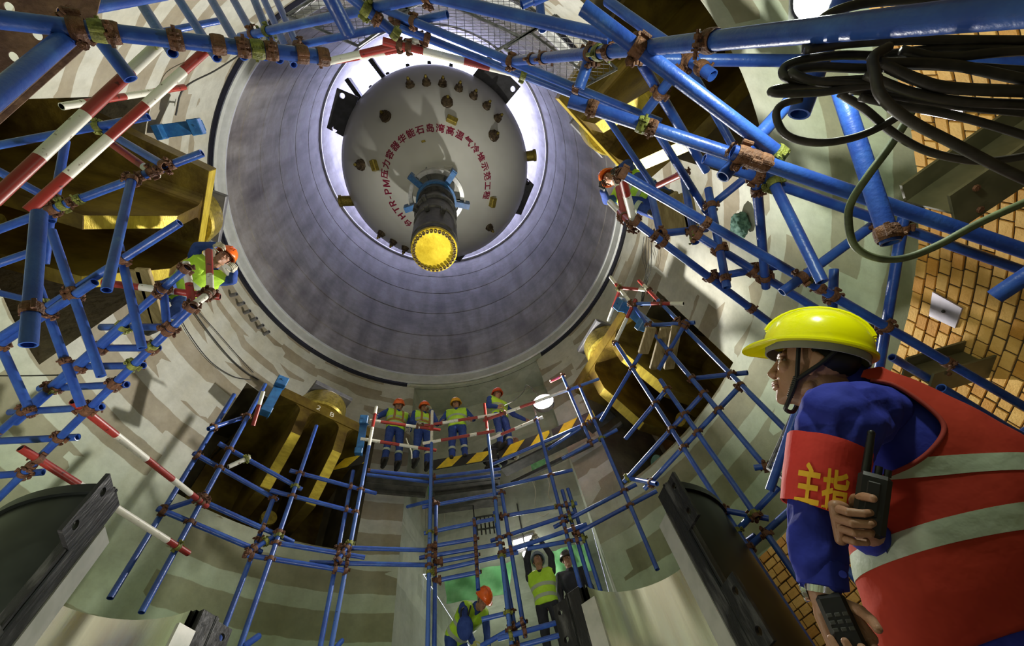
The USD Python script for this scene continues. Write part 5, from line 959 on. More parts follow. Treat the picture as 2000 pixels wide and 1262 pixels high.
        if harness:
            v3 = m3.Manifold.batch_boolean(tor(0.027), m3.OpType.Add); obj('harness_belt', tri((v3 ^ S(1.085, 1.14))), BELT, t, smooth=40)
            for sg in (-1, 1):
                pl = place_man(m3.Manifold.cube([0.04*k, 1, 0.6*k], True), BW, G['chest']+rb*sg*0.085*k); obj('harness_strap', tri(((v3 ^ S(1.12, 1.55)) ^ pl) - cut), BELT, t, smooth=40)
    if hat is not None: helmet(t, G['head']+hu*0.048*k-hf*0.004, hu, hf, hat, k)
    obj('chin_strap', cat([sweep([G['head']+np.cross(hu, hf)*sg*0.074*k+hu*0.05*k, G['head']+np.cross(hu, hf)*sg*0.070*k-hu*0.03*k+hf*0.01*k, G['head']-hu*0.112*k+hf*0.04*k], 0.004*k, 5, 4) for sg in (-1, 1)]), STRAP, t)
    return t, G
# workers on the platform, left to right
DK = PZ+0.052
f = lambda x, y, dy=0.0: np.array([*at_z(x, y, DK)[:2], DK]) + [0, dy, 0]
tocam = lambda p: math.atan2(C[1]-p[1], C[0]-p[0])
p1 = f(762, 914); worker('person in orange helmet and lime vest with tan harness, leftmost on the platform', p1, tocam(p1)+0.25, dict(er=(0.36, 0.0, 1.20), wr=(0.44, 0.12, 1.02), el=(-0.28, -0.02, 1.13), wl=(-0.24, 0.14, 0.90)), look=(0.35, 1, -0.75), harness=True)
p2 = f(822, 914); worker('orange-helmeted person holding a gloved hand to the face, second on the platform', p2, tocam(p2)+0.35, dict(el=(-0.27, 0.08, 1.20), wl=(-0.10, 0.17, 1.44), er=(0.25, 0.0, 1.14), wr=(0.2, 0.16, 0.95)), look=(0.45, 1, -0.5), harness=True, k=0.97)
p3 = f(893, 898, 0.10); worker('person in yellow helmet and buttoned lime vest leaning both hands on the banded rail', p3, tocam(p3)-0.05, dict(el=(-0.33, -0.02, 1.17), wl=(-0.30, 0.14, 0.98), er=(0.33, -0.02, 1.17), wr=(0.30, 0.14, 0.98)), hat=mat('amber_helmet', (0.85, 0.42, 0.02), rough=0.3), look=(0.1, 1, -0.45), gloves=None, k=0.98)
p4 = f(985, 872, 0.14); worker('person in red-orange helmet stretching one arm toward the bright work lamp', p4, tocam(p4)+0.75, dict(el=(-0.38, 0.02, 1.22), wl=(-0.60, 0.08, 1.14), er=(0.27, 0.0, 1.14), wr=(0.18, 0.16, 1.0)), hat=mat('red_orange_helmet', (0.75, 0.09, 0.02), rough=0.3), cover=DARKCLOTH if False else COVER_FAR, look=(0.3, 1, -0.4), gloves=None, k=0.98)
p5 = f(945, 902, 0.35); worker('dark-clothed person crouching behind the rail between two standing workers', p5, tocam(p5)+1.7, dict(kl=(-0.14, 0.34, 0.42), kr=(0.14, 0.36, 0.42), el=(-0.22, 0.42, 0.62), wl=(-0.12, 0.55, 0.48), er=(0.22, 0.42, 0.62), wr=(0.12, 0.55, 0.5)), lean=1.0, drop=0.50, hat=None, vest=None, cover=DARKCLOTH, look=(0, 1, -0.8), bands=True)
# left bracket worker, kneeling on planks
pl_ = dep(284, 622, 4.5); p6 = np.array([pl_[0], pl_[1], zl+0.03]); hd = dep(430, 508, 4.9)
worker('kneeling person in orange helmet and lime vest working beside the left bracket', p6, math.atan2(hd[1]-p6[1], hd[0]-p6[0]), dict(kl=(-0.12, 0.25, 0.08), kr=(0.12, 0.22, 0.30), al=(-0.12, -0.15, 0.09), ar=(0.12, -0.05, 0.09), el=(-0.25, 0.50, 0.72), wl=(-0.18, 0.68, 0.60), er=(0.25, 0.52, 0.74), wr=(0.16, 0.72, 0.66)), lean=1.1, drop=0.45, look=(0.1, 1, -0.7), gloves=GLOVE)
pr_ = dep(1316, 412, 4.6); p7 = np.array([pr_[0], pr_[1], zr*0+dep(1300, 420, 4.7)[2]+0.03])
worker('crouching person in orange helmet and lime vest at the right wall scaffold', p7, math.atan2(*(dep(1212, 362, 4.8)-p7)[[1, 0]]), dict(kl=(-0.14, 0.30, 0.40), kr=(0.14, 0.32, 0.38), el=(-0.24, 0.36, 0.70), wl=(-0.16, 0.5, 0.52), er=(0.24, 0.38, 0.72), wr=(0.14, 0.55, 0.55)), lean=0.45, drop=0.48, look=(0, 1, -0.4), gloves=BLACKPLASTIC)
# in the passage
YP = 4.32; PF = 2.58
def at_pass(px, y): 
    d = D(px, 1180); t = (y-C[1])/d[1]; return np.array([C[0]+d[0]*t, y, PF])
p8 = np.array([at_y(890, 1230, 4.25)[0], 4.25, 2.42])
worker('person in orange helmet bending far forward at the bottom of the alcove', p8, rad(-35), dict(el=(-0.22, 0.42, 0.92), wl=(-0.16, 0.48, 0.66), er=(0.24, 0.50, 0.88), wr=(0.16, 0.55, 0.62)), lean=1.25, look=(0.05, 0.7, -1.0), gloves=GLOVE_Y, k=1.0)
p9 = np.array([at_y(1060, 1140, YP)[0], YP, PF]); worker('person in lime vest reaching both arms overhead beside the little lamp', p9, tocam(p9)-0.1, dict(el=(-0.24, 0.10, 1.62), wl=(-0.13, 0.18, 1.86), er=(0.16, 0.16, 1.64), wr=(0.02, 0.22, 1.88)), hat=mat('blue_white_helmet', (0.3, 0.36, 0.5), rough=0.3), cover=DARKCLOTH, look=(-0.1, 1, 0.35), bands=False, k=0.95)
p10 = np.array([at_y(1120, 1140, YP+0.2)[0], YP+0.2, PF]); worker('person in black clothes and dark cap standing right of the lime-vested one', p10, tocam(p10), hat=DARKSTEEL, vest=None, cover=DARKCLOTH, look=(-0.1, 1, -0.1), bands=False, gloves=GLOVE, k=0.95)
lvl = thing('passage_deck', 'dark plank deck in the passage under the two men by the small lamp', 'deck')
for kx in range(6): obj('deck_board', bevel_box((0.34, 1.15, 0.05), 0.006), DULLPLATE, lvl, smooth=False) if False else obj('deck_board', bx((0.28, 0.95, 0.05), (-0.45+0.30*kx, YP+0.05, PF-0.03)), DULLPLATE, lvl, smooth=False)
obj('bearer', bx((1.9, 0.08, 0.12), (0.28, YP-0.3, PF-0.115)), DULLPLATE, lvl, smooth=False); obj('bearer', bx((1.9, 0.08, 0.12), (0.28, YP+0.4, PF-0.115)), DULLPLATE, lvl, smooth=False)
lv2 = thing('work_stage', 'small steel stage under the bending person in the alcove', 'stage'); obj('stage_plate', bx((1.3, 0.9, 0.05), (p8[0]+0.05, p8[1]+0.15, 2.39)), DULLPLATE, lv2, smooth=False)
for ex in (-0.45, 0.6):
    for ey in (-0.25, 0.55): obj('stage_leg', bx((0.06, 0.06, 2.36-ZF), (p8[0]-0.05+ex, p8[1]+ey, (2.36+ZF)/2)), DULLPLATE, lv2, smooth=False)
bag = thing('tool_bag', 'round dark blue tool bag hanging in front of the bending person', 'bag'); bp = at_y(908, 1226, 3.62)
obj('pouch', blend([place_man(m3.Manifold.sphere(1, 24).scale([0.11, 0.08, 0.15]), np.eye(3), bp)], 0.03, 4), COVER_FAR, bag, smooth=True); obj('strap', sweep([bp+[0.05, 0, 0.13], bp+[0.06, 0.1, 0.28], bp+[0, 0.3, 0.42], bp+[-0.06, 0.1, 0.3], bp+[-0.05, 0, 0.13]], 0.012, 6), STRAP, bag)
p11 = dep(1598, 1238, 1.85); p11 = np.array([p11[0]-0.24*math.cos(rad(20)), p11[1]-0.24*math.sin(rad(20)), ZF])
worker('person in dark red vest bending by the bricks behind the foreman\'s hand', p11, rad(20), lean=1.05, hat=None, vest=REDVEST, cover=COVERALL, look=(0, 1, -0.9), k=0.93)
# ------------------------------------------------------------------ the foreman, close to the camera on the right
import meshkit
def ray(px, py): return unit(D(px, py))
def img(px, py, dx, dy):
    """World direction that runs along (dx, dy) of the picture at that spot, square to the line of sight."""
    r = ray(px, py); v = R @ np.array([dx, dy, 0.0]); return unit(v-(v@r)*r)
FM = thing('person', 'foreman in yellow helmet, red vest and armband, looking up with a radio', 'person')
ST = [(1985, 1390, 1.00, 0.215, 0.165), (1945, 1290, 1.02, 0.225, 0.17), (1912, 1190, 1.04, 0.228, 0.175), (1872, 1080, 1.08, 0.228, 0.175), (1836, 985, 1.13, 0.218, 0.17), (1768, 885, 1.18, 0.172, 0.15), (1694, 802, 1.22, 0.122, 0.11), (1652, 752, 1.245, 0.075, 0.075), (1630, 722, 1.26, 0.06, 0.06)]
SP = np.arange(len(ST))-1.0
SC_ = np.array([dep(*s[:3]) for s in ST]); SE = np.array([img(s[0], s[1], 0.92, -0.39) for s in ST]); SL = np.array([-ray(*s[:2]) for s in ST]); SU = np.cross(SE, SL); SU = np.array([u if u@(R@[-0.3, -0.9, 0]) > 0 else -u for u in SU])
from scipy.interpolate import PchipInterpolator
iC, iE, iL, iU = (PchipInterpolator(SP, x) for x in (SC_, SE, SL, SU)); iA, iB = PchipInterpolator(SP, [s[3] for s in ST]), PchipInterpolator(SP, [s[4] for s in ST])
def tp(s, ph, off=0.0, kap=0.2):
    """Point of the torso's skin at spine parameter s and angle ph, off metres outside it."""
    a, b = iA(s)+off, iB(s)+off; return iC(s)+unit(iE(s))*(a*math.cos(ph))+(unit(iL(s))+kap*unit(iU(s)))*(b*math.sin(ph))
def shell(s0, s1, off, n=56, rows=46, tilt0=0.0, tilt1=0.0, wr=0.0, seed=3):
    V = []; 
    for i in range(rows+1):
        for j in range(n):
            ph = 2*PI*j/n; t = i/rows; s = (s0+tilt0*math.cos(ph))*(1-t)+(s1+tilt1*math.cos(ph))*t; V.append(tp(s, ph, off))
    V = np.array(V)
    if wr:
        cen = np.repeat(V.reshape(rows+1, n, 3).mean(1), n, 0); q = (V-cen); nn = q/np.linalg.norm(q, axis=1, keepdims=True)
        V = V+nn*((meshkit.fbm(V*np.array([7, 7, 7.0]), 3, seed)-0.5)*wr+(np.abs(meshkit.noise(V*5+3, seed+5)-0.5)-0.2)*wr*0.7)[:, None]
    f = []
    for i in range(rows):
        for j in range(n): p, q = i*n+j, i*n+(j+1) % n; f += [(p, q, q+n), (p, q+n, p+n)]
    V = np.vstack([V, V[:n].mean(0), V[-n:].mean(0)]); k = len(V)
    for j in range(n): f += [(k-2, (j+1) % n, j), (k-1, rows*n+j, rows*n+(j+1) % n)]
    t = trimesh.Trimesh(V, f, process=False); t.fix_normals(); 
    return t
def px_prism(poly, d0, d1):
    P = Polygon(poly).buffer(12).buffer(-12); xs = np.array(P.exterior.coords)[:-1]
    tops = [dep(x, y, d0) for x, y in xs]; bots = [dep(x, y, d1) for x, y in xs]; n = len(xs); v, f = trimesh.creation.triangulate_polygon(Polygon(xs), engine='earcut')
    V = np.array(tops+bots); F = []
    for j in range(n): q = (j+1) % n; F += [(j, q, n+q), (j, n+q, n+j)]
    for a in np.asarray(f) % n: F += [tuple(a[::-1]), tuple(np.array(a)+n)]
    t = trimesh.Trimesh(V, F, process=True); t.fix_normals(); 
    return man(t)
HOLE = px_prism([(1700, 742), (1745, 752), (1795, 782), (1836, 818), (1840, 845), (1818, 880), (1780, 908), (1730, 930), (1690, 948), (1600, 985), (1480, 960), (1480, 740), (1600, 715)], 0.6, 1.20)
NECK = man(trimesh.convex.convex_hull(np.array([dep(x, y, d) for d in (1.0, 1.45) for x, y in ((1600, 690), (1690, 716), (1668, 765), (1640, 800), (1560, 800))])))
torso = shell(-0.95, 6.6, 0.0, wr=0.011)
obj('coverall', torso, COVERALL, FM, smooth=True)
vo = man(shell(-0.08, 6.0, 0.024, tilt0=-0.12, wr=0.014, rows=60, n=72)); vi = man(shell(-0.5, 6.4, 0.006, wr=0.0))
vest = tri((vo-vi)-HOLE-NECK); vst = obj('vest', vest, REDVEST, FM, smooth=50)
edge = [(1700, 742), (1745, 752), (1795, 782), (1836, 818), (1843, 845), (1818, 880), (1780, 908), (1730, 930), (1692, 947)]
ep = sweep([(x, y, 0.0) for x, y in edge], 0.1, 3, 6).vertices[::3]; vtm = tri(vo); dd = np.array([unit(D(x, y)) for x, y, _ in ep]); lo, ri, _t = vtm.ray.intersects_location(np.tile(C, (len(dd), 1)), dd, multiple_hits=False)
pp = [lo[list(ri).index(i)] for i in range(len(dd)) if i in ri]; obj('edging', sweep(pp, 0.0055, 8, 1), PIPING, vst, smooth=True)
for s0, s1, t0, t1 in ((1.80, 2.30, 0.38, 0.38), (3.22, 3.60, 0.72, 0.68)):
    o_ = man(shell(s0, s1, 0.026, tilt0=-t0 if False else -t0, tilt1=-t1, wr=0.014, rows=10, n=72)); obj('reflective_band', tri((o_-man(shell(s0-0.4, s1+0.4, 0.012)))-HOLE), REFLECT, vst, smooth=50)
def fold(m, amp, freq=11, seed=1):
    m = m.copy(); n = np.array(m.vertex_normals); v = np.array(m.vertices); m.vertices = v+n*((meshkit.fbm(v*freq, 3, seed)-0.5)*amp-np.maximum(0, 0.16-np.abs(meshkit.noise(v*freq*0.9+7, seed+3)-0.5))*amp*1.6)[:, None]; return m
sh, mid, elb, wri = dep(1640, 812, 1.07), dep(1610, 930, 1.03), dep(1592, 1046, 0.98), dep(1604, 1150, 0.93)
arm = blend([m3.Manifold.batch_hull([ball(sh, 0.088), ball(dep(1705, 800, 1.14), 0.075)]), m3.Manifold.batch_hull([ball(sh, 0.088), ball(mid, 0.073)]), bone(mid, elb, 0.073, 0.060), bone(elb, dep(1603, 1125, 0.935), 0.060, 0.046)], 0.011, 8)
obj('sleeve', fold(arm, 0.036, 11, 4), COVERALL, FM, smooth=True)
ax = unit(wri-elb); cf = obj('cuff', place(lathe([(0.036, 0.0), (0.047, -0.004), (0.0485, -0.05), (0.044, -0.055), (0.036, -0.05)], 28), frame(ax), dep(1607, 1150, 0.925)), COVERALL, FM); 
P = dep(1646, 1122, 0.885); obj('cuff_button', place(lathe([(0, -0.002), (0.007, -0.002), (0.007, 0.002), (0, 0.003)], 14), frame(-ray(1646, 1122)), P), COVERALL, cf)
# armband round the upper sleeve, lettered
ba = unit(elb-sh); b0, b1 = dep(1618, 868, 1.045), dep(1594, 1000, 1.00); bd = unit(b1-b0)
band = lathe([(0.080, 0), (0.086, 0.0), (0.082, np.linalg.norm(b1-b0)*0.5), (0.074, np.linalg.norm(b1-b0)), (0.068, np.linalg.norm(b1-b0))], 48); band = place(band, frame(bd), b0); bs = band.subdivide().subdivide()
bs = fold(bs, 0.009, 9, 8); ab = obj('armband', bs, ARMBAND, FM, smooth=True, label='red armband with yellow characters')
def decal(ch, corner, ex, ey, size, target, mt, name, parent, off=0.003):
    """Print: the character's outline laid on the surface it is printed on. corner, ex, ey: its place on the cloth, in picture terms."""
    g = glyph(ch).buffer(1.6); ms = []
    for p in getattr(g, 'geoms', [g]):
        v, f = trimesh.creation.triangulate_polygon(p, engine='earcut'); t = trimesh.Trimesh(np.column_stack([v, np.zeros(len(v))]), f, process=False).subdivide_to_size(7, max_iter=8) if False else trimesh.Trimesh(np.column_stack([v, np.zeros(len(v))]), f, process=False)
        v2, f2 = trimesh.remesh.subdivide_to_size(t.vertices, t.faces, 9, max_iter=8); px = np.asarray(corner)+np.outer(v2[:, 0]/96, np.asarray(ex)*size[0])+np.outer(v2[:, 1]/96, np.asarray(ey)*size[1])
        dirs = np.array([unit(D(x, y)) for x, y in px]); hit = np.full(len(px), np.nan)
        loc, ri, ti = target.ray.intersects_location(np.tile(C, (len(px), 1)), dirs, multiple_hits=False)
        hit[ri] = np.linalg.norm(loc-C, axis=1); hit = np.where(np.isnan(hit), np.nanmedian(hit), hit); ms.append(trimesh.Trimesh(C+dirs*(hit-off)[:, None], f2, process=False))
    obj(name, cat(ms), mt, parent, smooth=True)
decal('主', (1549, 974), (0.985, 0.16), (0.12, -1), (52, 86), bs, YELLOWINK, 'printed_character', ab); decal('指', (1602, 986), (0.985, 0.16), (0.10, -1), (54, 84), bs, YELLOWINK, 'printed_character', ab)
# head and helmet
hc = dep(1587, 721, 1.245); hr = ray(1587, 721); hu = unit(img(1587, 721, 0.05, -1.0)+0.30*hr); hf = img(1587, 721, -1.0, 0.12); hf = unit(hf-(hf@hu)*hu); hl = np.cross(hu, hf)
rhw, rhd = dep(1665, 1010, 0.965), unit(-ray(1650, 1018)*1.0+img(1650, 1018, -0.25, 0.1)*0.4); rhn, rhs = img(1650, 1018, 1.0, 0.1), img(1650, 1018, 0.12, -1.0)
lw = dep(1606, 1158, 0.915); ld = unit(img(1606, 1158, 0.50, 0.84)); ln = -ray(1620, 1200); ls = img(1606, 1158, 0.84, -0.5)
hand_r = hand_parts(rhw, rhd, rhn, rhs, k=0.98, seg=24, curls=[0.98, 1.02, 1.02, 1.0], thumb=1.5); hand_l = hand_parts(lw, ld, ln, ls, k=1.0, seg=24, curls=[0.85, 0.9, 0.95, 1.0], thumb=2.2)
neckb = dep(1650, 765, 1.25)
core = blend(head_parts(hc, hu, hf, 0.95, 28)+[bone(neckb, hc-hu*0.06-hf*0.025, 0.062, 0.056, 24)], 0.0055, 9)
core.vertices += np.array(core.vertex_normals)*((meshkit.fbm(np.array(core.vertices)*60, 3, 2)-0.5)*0.0022)[:, None]
rest_ = [bone(neckb-hu*0.02, iC(5.0), 0.06, 0.06), bone(iC(5.0), iC(2.0), 0.07, 0.10), bone(iC(2.0), iC(-0.6), 0.10, 0.10), bone(iC(4.6), sh, 0.05, 0.05), bone(sh, elb, 0.05, 0.042), bone(elb, lw, 0.042, 0.030, 20), bone(lw, lw+ld*0.02, 0.030, 0.027, 20)]
rsh, relb = iC(4.4)-unit(iL(4.4))*0.13, dep(1760, 1100, 1.32); rest_ += [bone(iC(4.6), rsh, 0.05, 0.05), bone(rsh, relb, 0.05, 0.042), bone(relb, rhw, 0.042, 0.029, 20)]
pel = iC(-0.7); legs = []
footz = ZF+0.02
sidev = unit(np.array([*(unit(iL(-0.7))[:2]), 0]))
LEG = []
for sg in (1, -1):
    h = pel+sidev*0.09*sg; k_ = np.array([h[0], h[1], (h[2]+footz)/2+0.03])+np.append(hf[:2], 0)*0.03; a = np.array([h[0]+sidev[0]*0.04*sg, h[1]+sidev[1]*0.04*sg, footz+0.08]); LEG.append((h, k_, a)); rest_ += [bone(h, k_, 0.07, 0.055), bone(k_, a, 0.055, 0.045)]
body = m3.Manifold.batch_boolean([man(core)]+rest_+hand_r + hand_l, m3.OpType.Add)
obj('body', tri(body), SKIN, FM, smooth=40)
face_bits(FM, hc, hu, hf, 0.95)
obj('hair', tri(m3.Manifold.batch_boolean([place_man(m3.Manifold.sphere(1, 32).scale([0.0745, 0.080, 0.066]), np.column_stack([hl, hf, hu]), hc-hf*0.030+hu*0.034)], m3.OpType.Add)), HAIR, FM, smooth=True)
helmet(FM, hc+hu*0.062-hf*0.006, unit(hu+hf*-0.04), hf, YELLOWHAT, 0.97, band=mat('helmet_liner', (0.25, 0.25, 0.24), rough=0.7))
lt = hl if hl@(-hr) > 0 else -hl
q = lambda a, b, g: hc+(lt*a+hf*b+hu*g)*0.97
obj('chin_strap', cat([sweep([q(0.078, 0.03, 0.05), q(0.078, 0.03, 0.0), q(0.070, 0.032, -0.06), q(0.045, 0.05, -0.115), q(0.0, 0.06, -0.130), q(-0.05, 0.04, -0.11), q(-0.075, 0.02, 0.04)], 0.006, 6), sweep([q(0.082, -0.07, 0.05), q(0.083, -0.03, 0.0), q(0.071, 0.030, -0.055)], 0.006, 6)]), STRAP, FM)
obj('strap_elastic', cat([place(lathe([(0.007, -0.002), (0.0085, 0), (0.007, 0.002)], 8), frame(q(0.045, 0.05, -0.115)-q(0.072, 0.032, -0.05)), q(0.072, 0.032, -0.05)*(1-t)+q(0.045, 0.05, -0.115)*t) for t in np.linspace(0, 0.8, 11)]), LAMPBODY, FM)
obj('collar', blend([bone(neckb-hu*0.035+lt*0.03, neckb-hu*0.03-lt*0.03, 0.072, 0.072, 20)], 0.012, 4), COVERALL, FM, smooth=True)
# right sleeve, trousers, boots
obj('sleeve', fold(blend([bone(rsh, relb, 0.075, 0.065), bone(relb, rhw+(relb-rhw)*0.30, 0.062, 0.046)], 0.02, 6), 0.02, 12, 9), COVERALL, FM, smooth=True)
tr = [m3.Manifold.batch_hull([ball(iC(-0.6), 0.155), ball(LEG[0][0], 0.10), ball(LEG[1][0], 0.10)])]
for h, k_, a in LEG: tr += [bone(h, k_, 0.10, 0.078), bone(k_, a, 0.076, 0.065)]
obj('trousers', fold(blend(tr, 0.03, 8), 0.02, 8, 5), COVERALL, FM, smooth=True)
fh = unit(np.append(hf[:2], 0))
for h, k_, a in LEG: obj('boot', blend([bone(a+[0, 0, 0.08], a-[0, 0, 0.03], 0.062, 0.055), m3.Manifold.batch_hull([ball(a-[0, 0, 0.048], 0.045), ball(a+fh*0.15-[0, 0, 0.056], 0.037), ball(a-fh*0.05-[0, 0, 0.05], 0.042)])], 0.02, 4), BOOT, FM, smooth=True)
# watch
wp = dep(1597, 1152, 0.925); F = frame(ax, ls); w_ = thing('wrist_watch', 'steel wrist watch at the foreman\'s left cuff', 'watch'); obj('bracelet', place(lathe([(0.0315, -0.0065), (0.034, -0.0065), (0.034, 0.0065), (0.0315, 0.0065), (0.0315, -0.0065)], 28), F, lw-ax*0.004), CHROME, w_)
wo = unit(img(1606, 1158, -1, 0.1)); obj('case', place(lathe([(0, -0.004), (0.017, -0.004), (0.018, 0.003), (0.015, 0.006), (0, 0.006)], 24), frame(wo), lw-ax*0.004+wo*0.033), CHROME, w_)
# radio in the right hand
rd = thing('walkie_talkie', 'black walkie-talkie with stub antenna held against the foreman\'s vest', 'radio'); rc = dep(1702, 985, 0.905); ru = img(1689, 996, 0.14, -1.0); rf = -ray(1689, 996); F = np.column_stack([np.cross(ru, rf), ru, rf])
obj('radio_body', place(bevel_box((0.056, 0.125, 0.036), 0.008), F, rc), BLACKPLASTIC, rd); at_ = rc+ru*0.060-F[:, 0]*0.016
obj('antenna', cat([sweep([at_, at_+ru*0.085], [0.0085, 0.007], 12, 1), tri(ball(at_+ru*0.085, 0.0078, 12))]), BLACKPLASTIC, rd)
for kx, hh in ((0.004, 0.016), (0.019, 0.013)): obj('knob', tube(rc+ru*0.062+F[:, 0]*kx, rc+ru*(0.064+hh)+F[:, 0]*kx, 0.0065, 14), BLACKPLASTIC, rd)
obj('belt_clip', place(bevel_box((0.022, 0.07, 0.006), 0.002), F, rc+rf*0.021+ru*0.01), CHROME if False else BLACKPLASTIC, rd); obj('speaker_grille', place(lathe([(0, 0), (0.017, 0), (0.017, 0.002), (0, 0.0025)], 24), frame(rf), rc+rf*0.018-ru*0.02), DARKSTEEL, rd)
r2 = thing('handset', 'black handset gripped low in the foreman\'s left hand', 'radio'); rc = lw+ld*0.062+ln*0.026; F = np.column_stack([unit(ls*0.9+ld*0.3), unit(np.cross(ln, unit(ls*0.9+ld*0.3))), ln])
obj('handset_body', place(bevel_box((0.052, 0.115, 0.026), 0.007), F, rc), BLACKPLASTIC, r2)
for i in range(3):
    for j in range(3): obj('key', place(bevel_box((0.010, 0.007, 0.003), 0.001), F, rc+F[:, 2]*0.0135+F[:, 0]*(i-1)*0.014+F[:, 1]*(0.022-j*0.012)), LAMPBODY, r2)

# ------------------------------------------------------------------ coiled cables, top right
co = thing('cable_coil', 'thick bundle of looped black cables hung over the tubes, top right corner', 'cable')
def cable(pts, r, mt, parent, name='cable_loop', **kw):
    return obj(name, sweep([dep(p[0], p[1], p[2]*0.94) for p in pts], r*0.96, 10, 7), mt, parent, smooth=True, **kw)
CB = [([(1575, 104, 1.0), (1580, 75, 0.99), (1610, 34, .98), (1670, 10, .97), (1760, 0, .95), (2050, -14, .9)], .010), ([(1573, 98, .98), (1640, 87, .97), (1740, 80, .95), (1850, 78, .93), (2050, 80, .9)], .009),
      ([(2050, 102, .9), (1850, 94, .94), (1720, 108, .97), (1640, 108, .99), (1570, 117, 1.0), (1533, 131, 1.01), (1534, 150, 1.0), (1580, 160, .99), (1640, 158, .98), (1720, 154, .96)], .0095),
      ([(1705, 166, .95), (1600, 160, .97), (1556, 147, .98), (1552, 138, .99), (1600, 131, .99), (1700, 134, .97), (1800, 127, .95), (2050, 142, .9)], .0095),
      ([(1720, 152, .96), (1640, 164, .98), (1545, 170, 1.0), (1509, 175, 1.0), (1516, 183, .99), (1600, 181, .97), (1700, 168, .95), (1800, 182, .93)], .008),
      ([(1700, 108, .94), (1730, 128, .93), (1790, 155, .92), (1860, 172, .91), (2050, 180, .88)], .0115), ([(1690, 146, .94), (1780, 180, .93), (1880, 198, .92), (2050, 206, .9)], .0095), ([(1715, 122, .93), (1850, 126, .92), (1950, 145, .9), (2050, 166, .88)], .0105), ([(1760, 98, .94), (1840, 112, .93), (1930, 104, .91), (2050, 95, .9)], .0095),
      ([(1735, 92, .93), (1706, 112, .92), (1710, 150, .91), (1718, 182, .9), (1745, 212, .9), (1790, 243, .9), (1860, 279, .9), (1950, 326, .9), (2050, 372, .9)], .0105), ([(1640, 182, 1.0), (1690, 214, 1.0), (1740, 256, 1.0), (1800, 291, 1.0), (1870, 310, .99), (1940, 314, .98), (2050, 296, .96)], .0085),
      ([(1566, 193, 1.02), (1528, 204, 1.03), (1516, 226, 1.03), (1534, 262, 1.02), (1582, 278, 1.01), (1640, 275, 1.0), (1700, 257, 1.0), (1760, 222, .99), (1795, 175, .98)], .0085), ([(1680, 190, .97), (1760, 207, .96), (1830, 218, .95), (1920, 240, .94), (2050, 280, .92)], .0085), ([(1660, 176, .98), (1760, 190, .97), (1860, 206, .96), (2050, 226, .93)], .008)]
for pts, r in CB: cable(pts, r, CABLE, co)
obj('hanging_cable', sweep([dep(*p) for p in [(1792, 172, .97), (1778, 222, .98), (1740, 283, 1.0), (1694, 345, 1.02), (1664, 392, 1.04), (1657, 428, 1.05), (1668, 478, 1.05), (1708, 503, 1.04), (1762, 505, 1.03), (1830, 480, 1.01), (1920, 432, .99), (2060, 370, .96)]], 0.0085, 10, 8), CABLE_GREEN, smooth=True, label='single dusty cable drooping in a wide loop across the bright blue tube', cat='cable')

# ------------------------------------------------------------------ fittings on the brick wall
def h_beam(tip, label, ln=0.62, h=0.22, w=0.2, turn=0.0):
    p = at_cyl(*tip, RB-ln); n = unit([p[0], p[1], 0]); s = np.array([-n[1], n[0], 0]); F = np.column_stack([s, [0, 0, 1], n])
    if np.linalg.det(F) < 0: F = np.column_stack([-s, [0, 0, 1], n])
    t = thing('steel_beam', label, 'beam'); L = ln+0.06
    for k in (-1, 1): obj('flange', place(bx((w, 0.014, L)), F, p+[0, 0, k*h/2]+n*L/2), OLIVE, t, smooth=False)
    obj('web', place(bx((0.012, h, L)), F, p+n*L/2), OLIVE, t, smooth=False)
    for k in (-1, 1): obj('bolt_head', place(lathe([(0, 0), (0.014, 0), (0.014, 0.012), (0, 0.013)], 6), None, p+n*0.10+s*0.06*k+[0, 0, -h/2-0.02]), RUST, t, smooth=False)
h_beam((1812, 405), 'olive steel beam stub sticking out of the yellow bricks below the cables')
h_beam((1790, 735), 'olive steel beam stub beside the blue tube behind the foreman\'s back', 0.42, 0.18, 0.18)
def wall_plate(corners, label, soot=True):
    P = [at_cyl(x, y, RB-0.015) for x, y in corners]; c = np.mean(P, 0); n = unit([c[0], c[1], 0]); s = np.array([-n[1], n[0], 0]); F = np.column_stack([s, [0, 0, 1], np.cross(s, [0, 0, 1])])
    pol = Polygon([((p-c)@s, (p-c)[2]) for p in P]); t = thing('weld_plate', label, 'plate'); obj('plate', place(prism(pol, 0.012), F, c-n*0.004), WELDPLATE, t, smooth=False)
    if soot:
        for rr, sd in ((0.05, 1), (0.026, 2)): a = np.linspace(0, 2*PI, 30)[:-1]; obj('scorch_mark', place(prism(Polygon(np.stack([np.cos(a), np.sin(a)], 1)*(rr*(0.7+0.6*meshkit.noise(np.stack([np.cos(a)*2+5, np.sin(a)*2, a*0+sd], 1))))[:, None]), 0.0012*sd), F, c-n*(0.0058 if F[:, 2]@n < 0 else -0.009)-n*0.0005*sd), SOOT, t, smooth=False)
        obj('weld_bead', place(lathe([(0, 0), (0.012, 0.002), (0.009, 0.012), (0, 0.016)], 10), frame(-n), c-n*0.004), DARKSTEEL, t)
wall_plate([(1822, 570), (1880, 602), (1866, 641), (1815, 617)], 'pale weld plate with a scorched spot on the yellow brick wall')
wall_plate([(1800, 178), (1880, 196), (1884, 238), (1800, 222)], 'pale plate on the bricks half hidden behind the cables', False)
p = dep(1690, 652, 2.9); hk = thing('hook', 'dark open steel hook above the yellow helmet', 'hook'); u_, v_ = img(1690, 652, 1, 0), img(1690, 652, 0, -1)
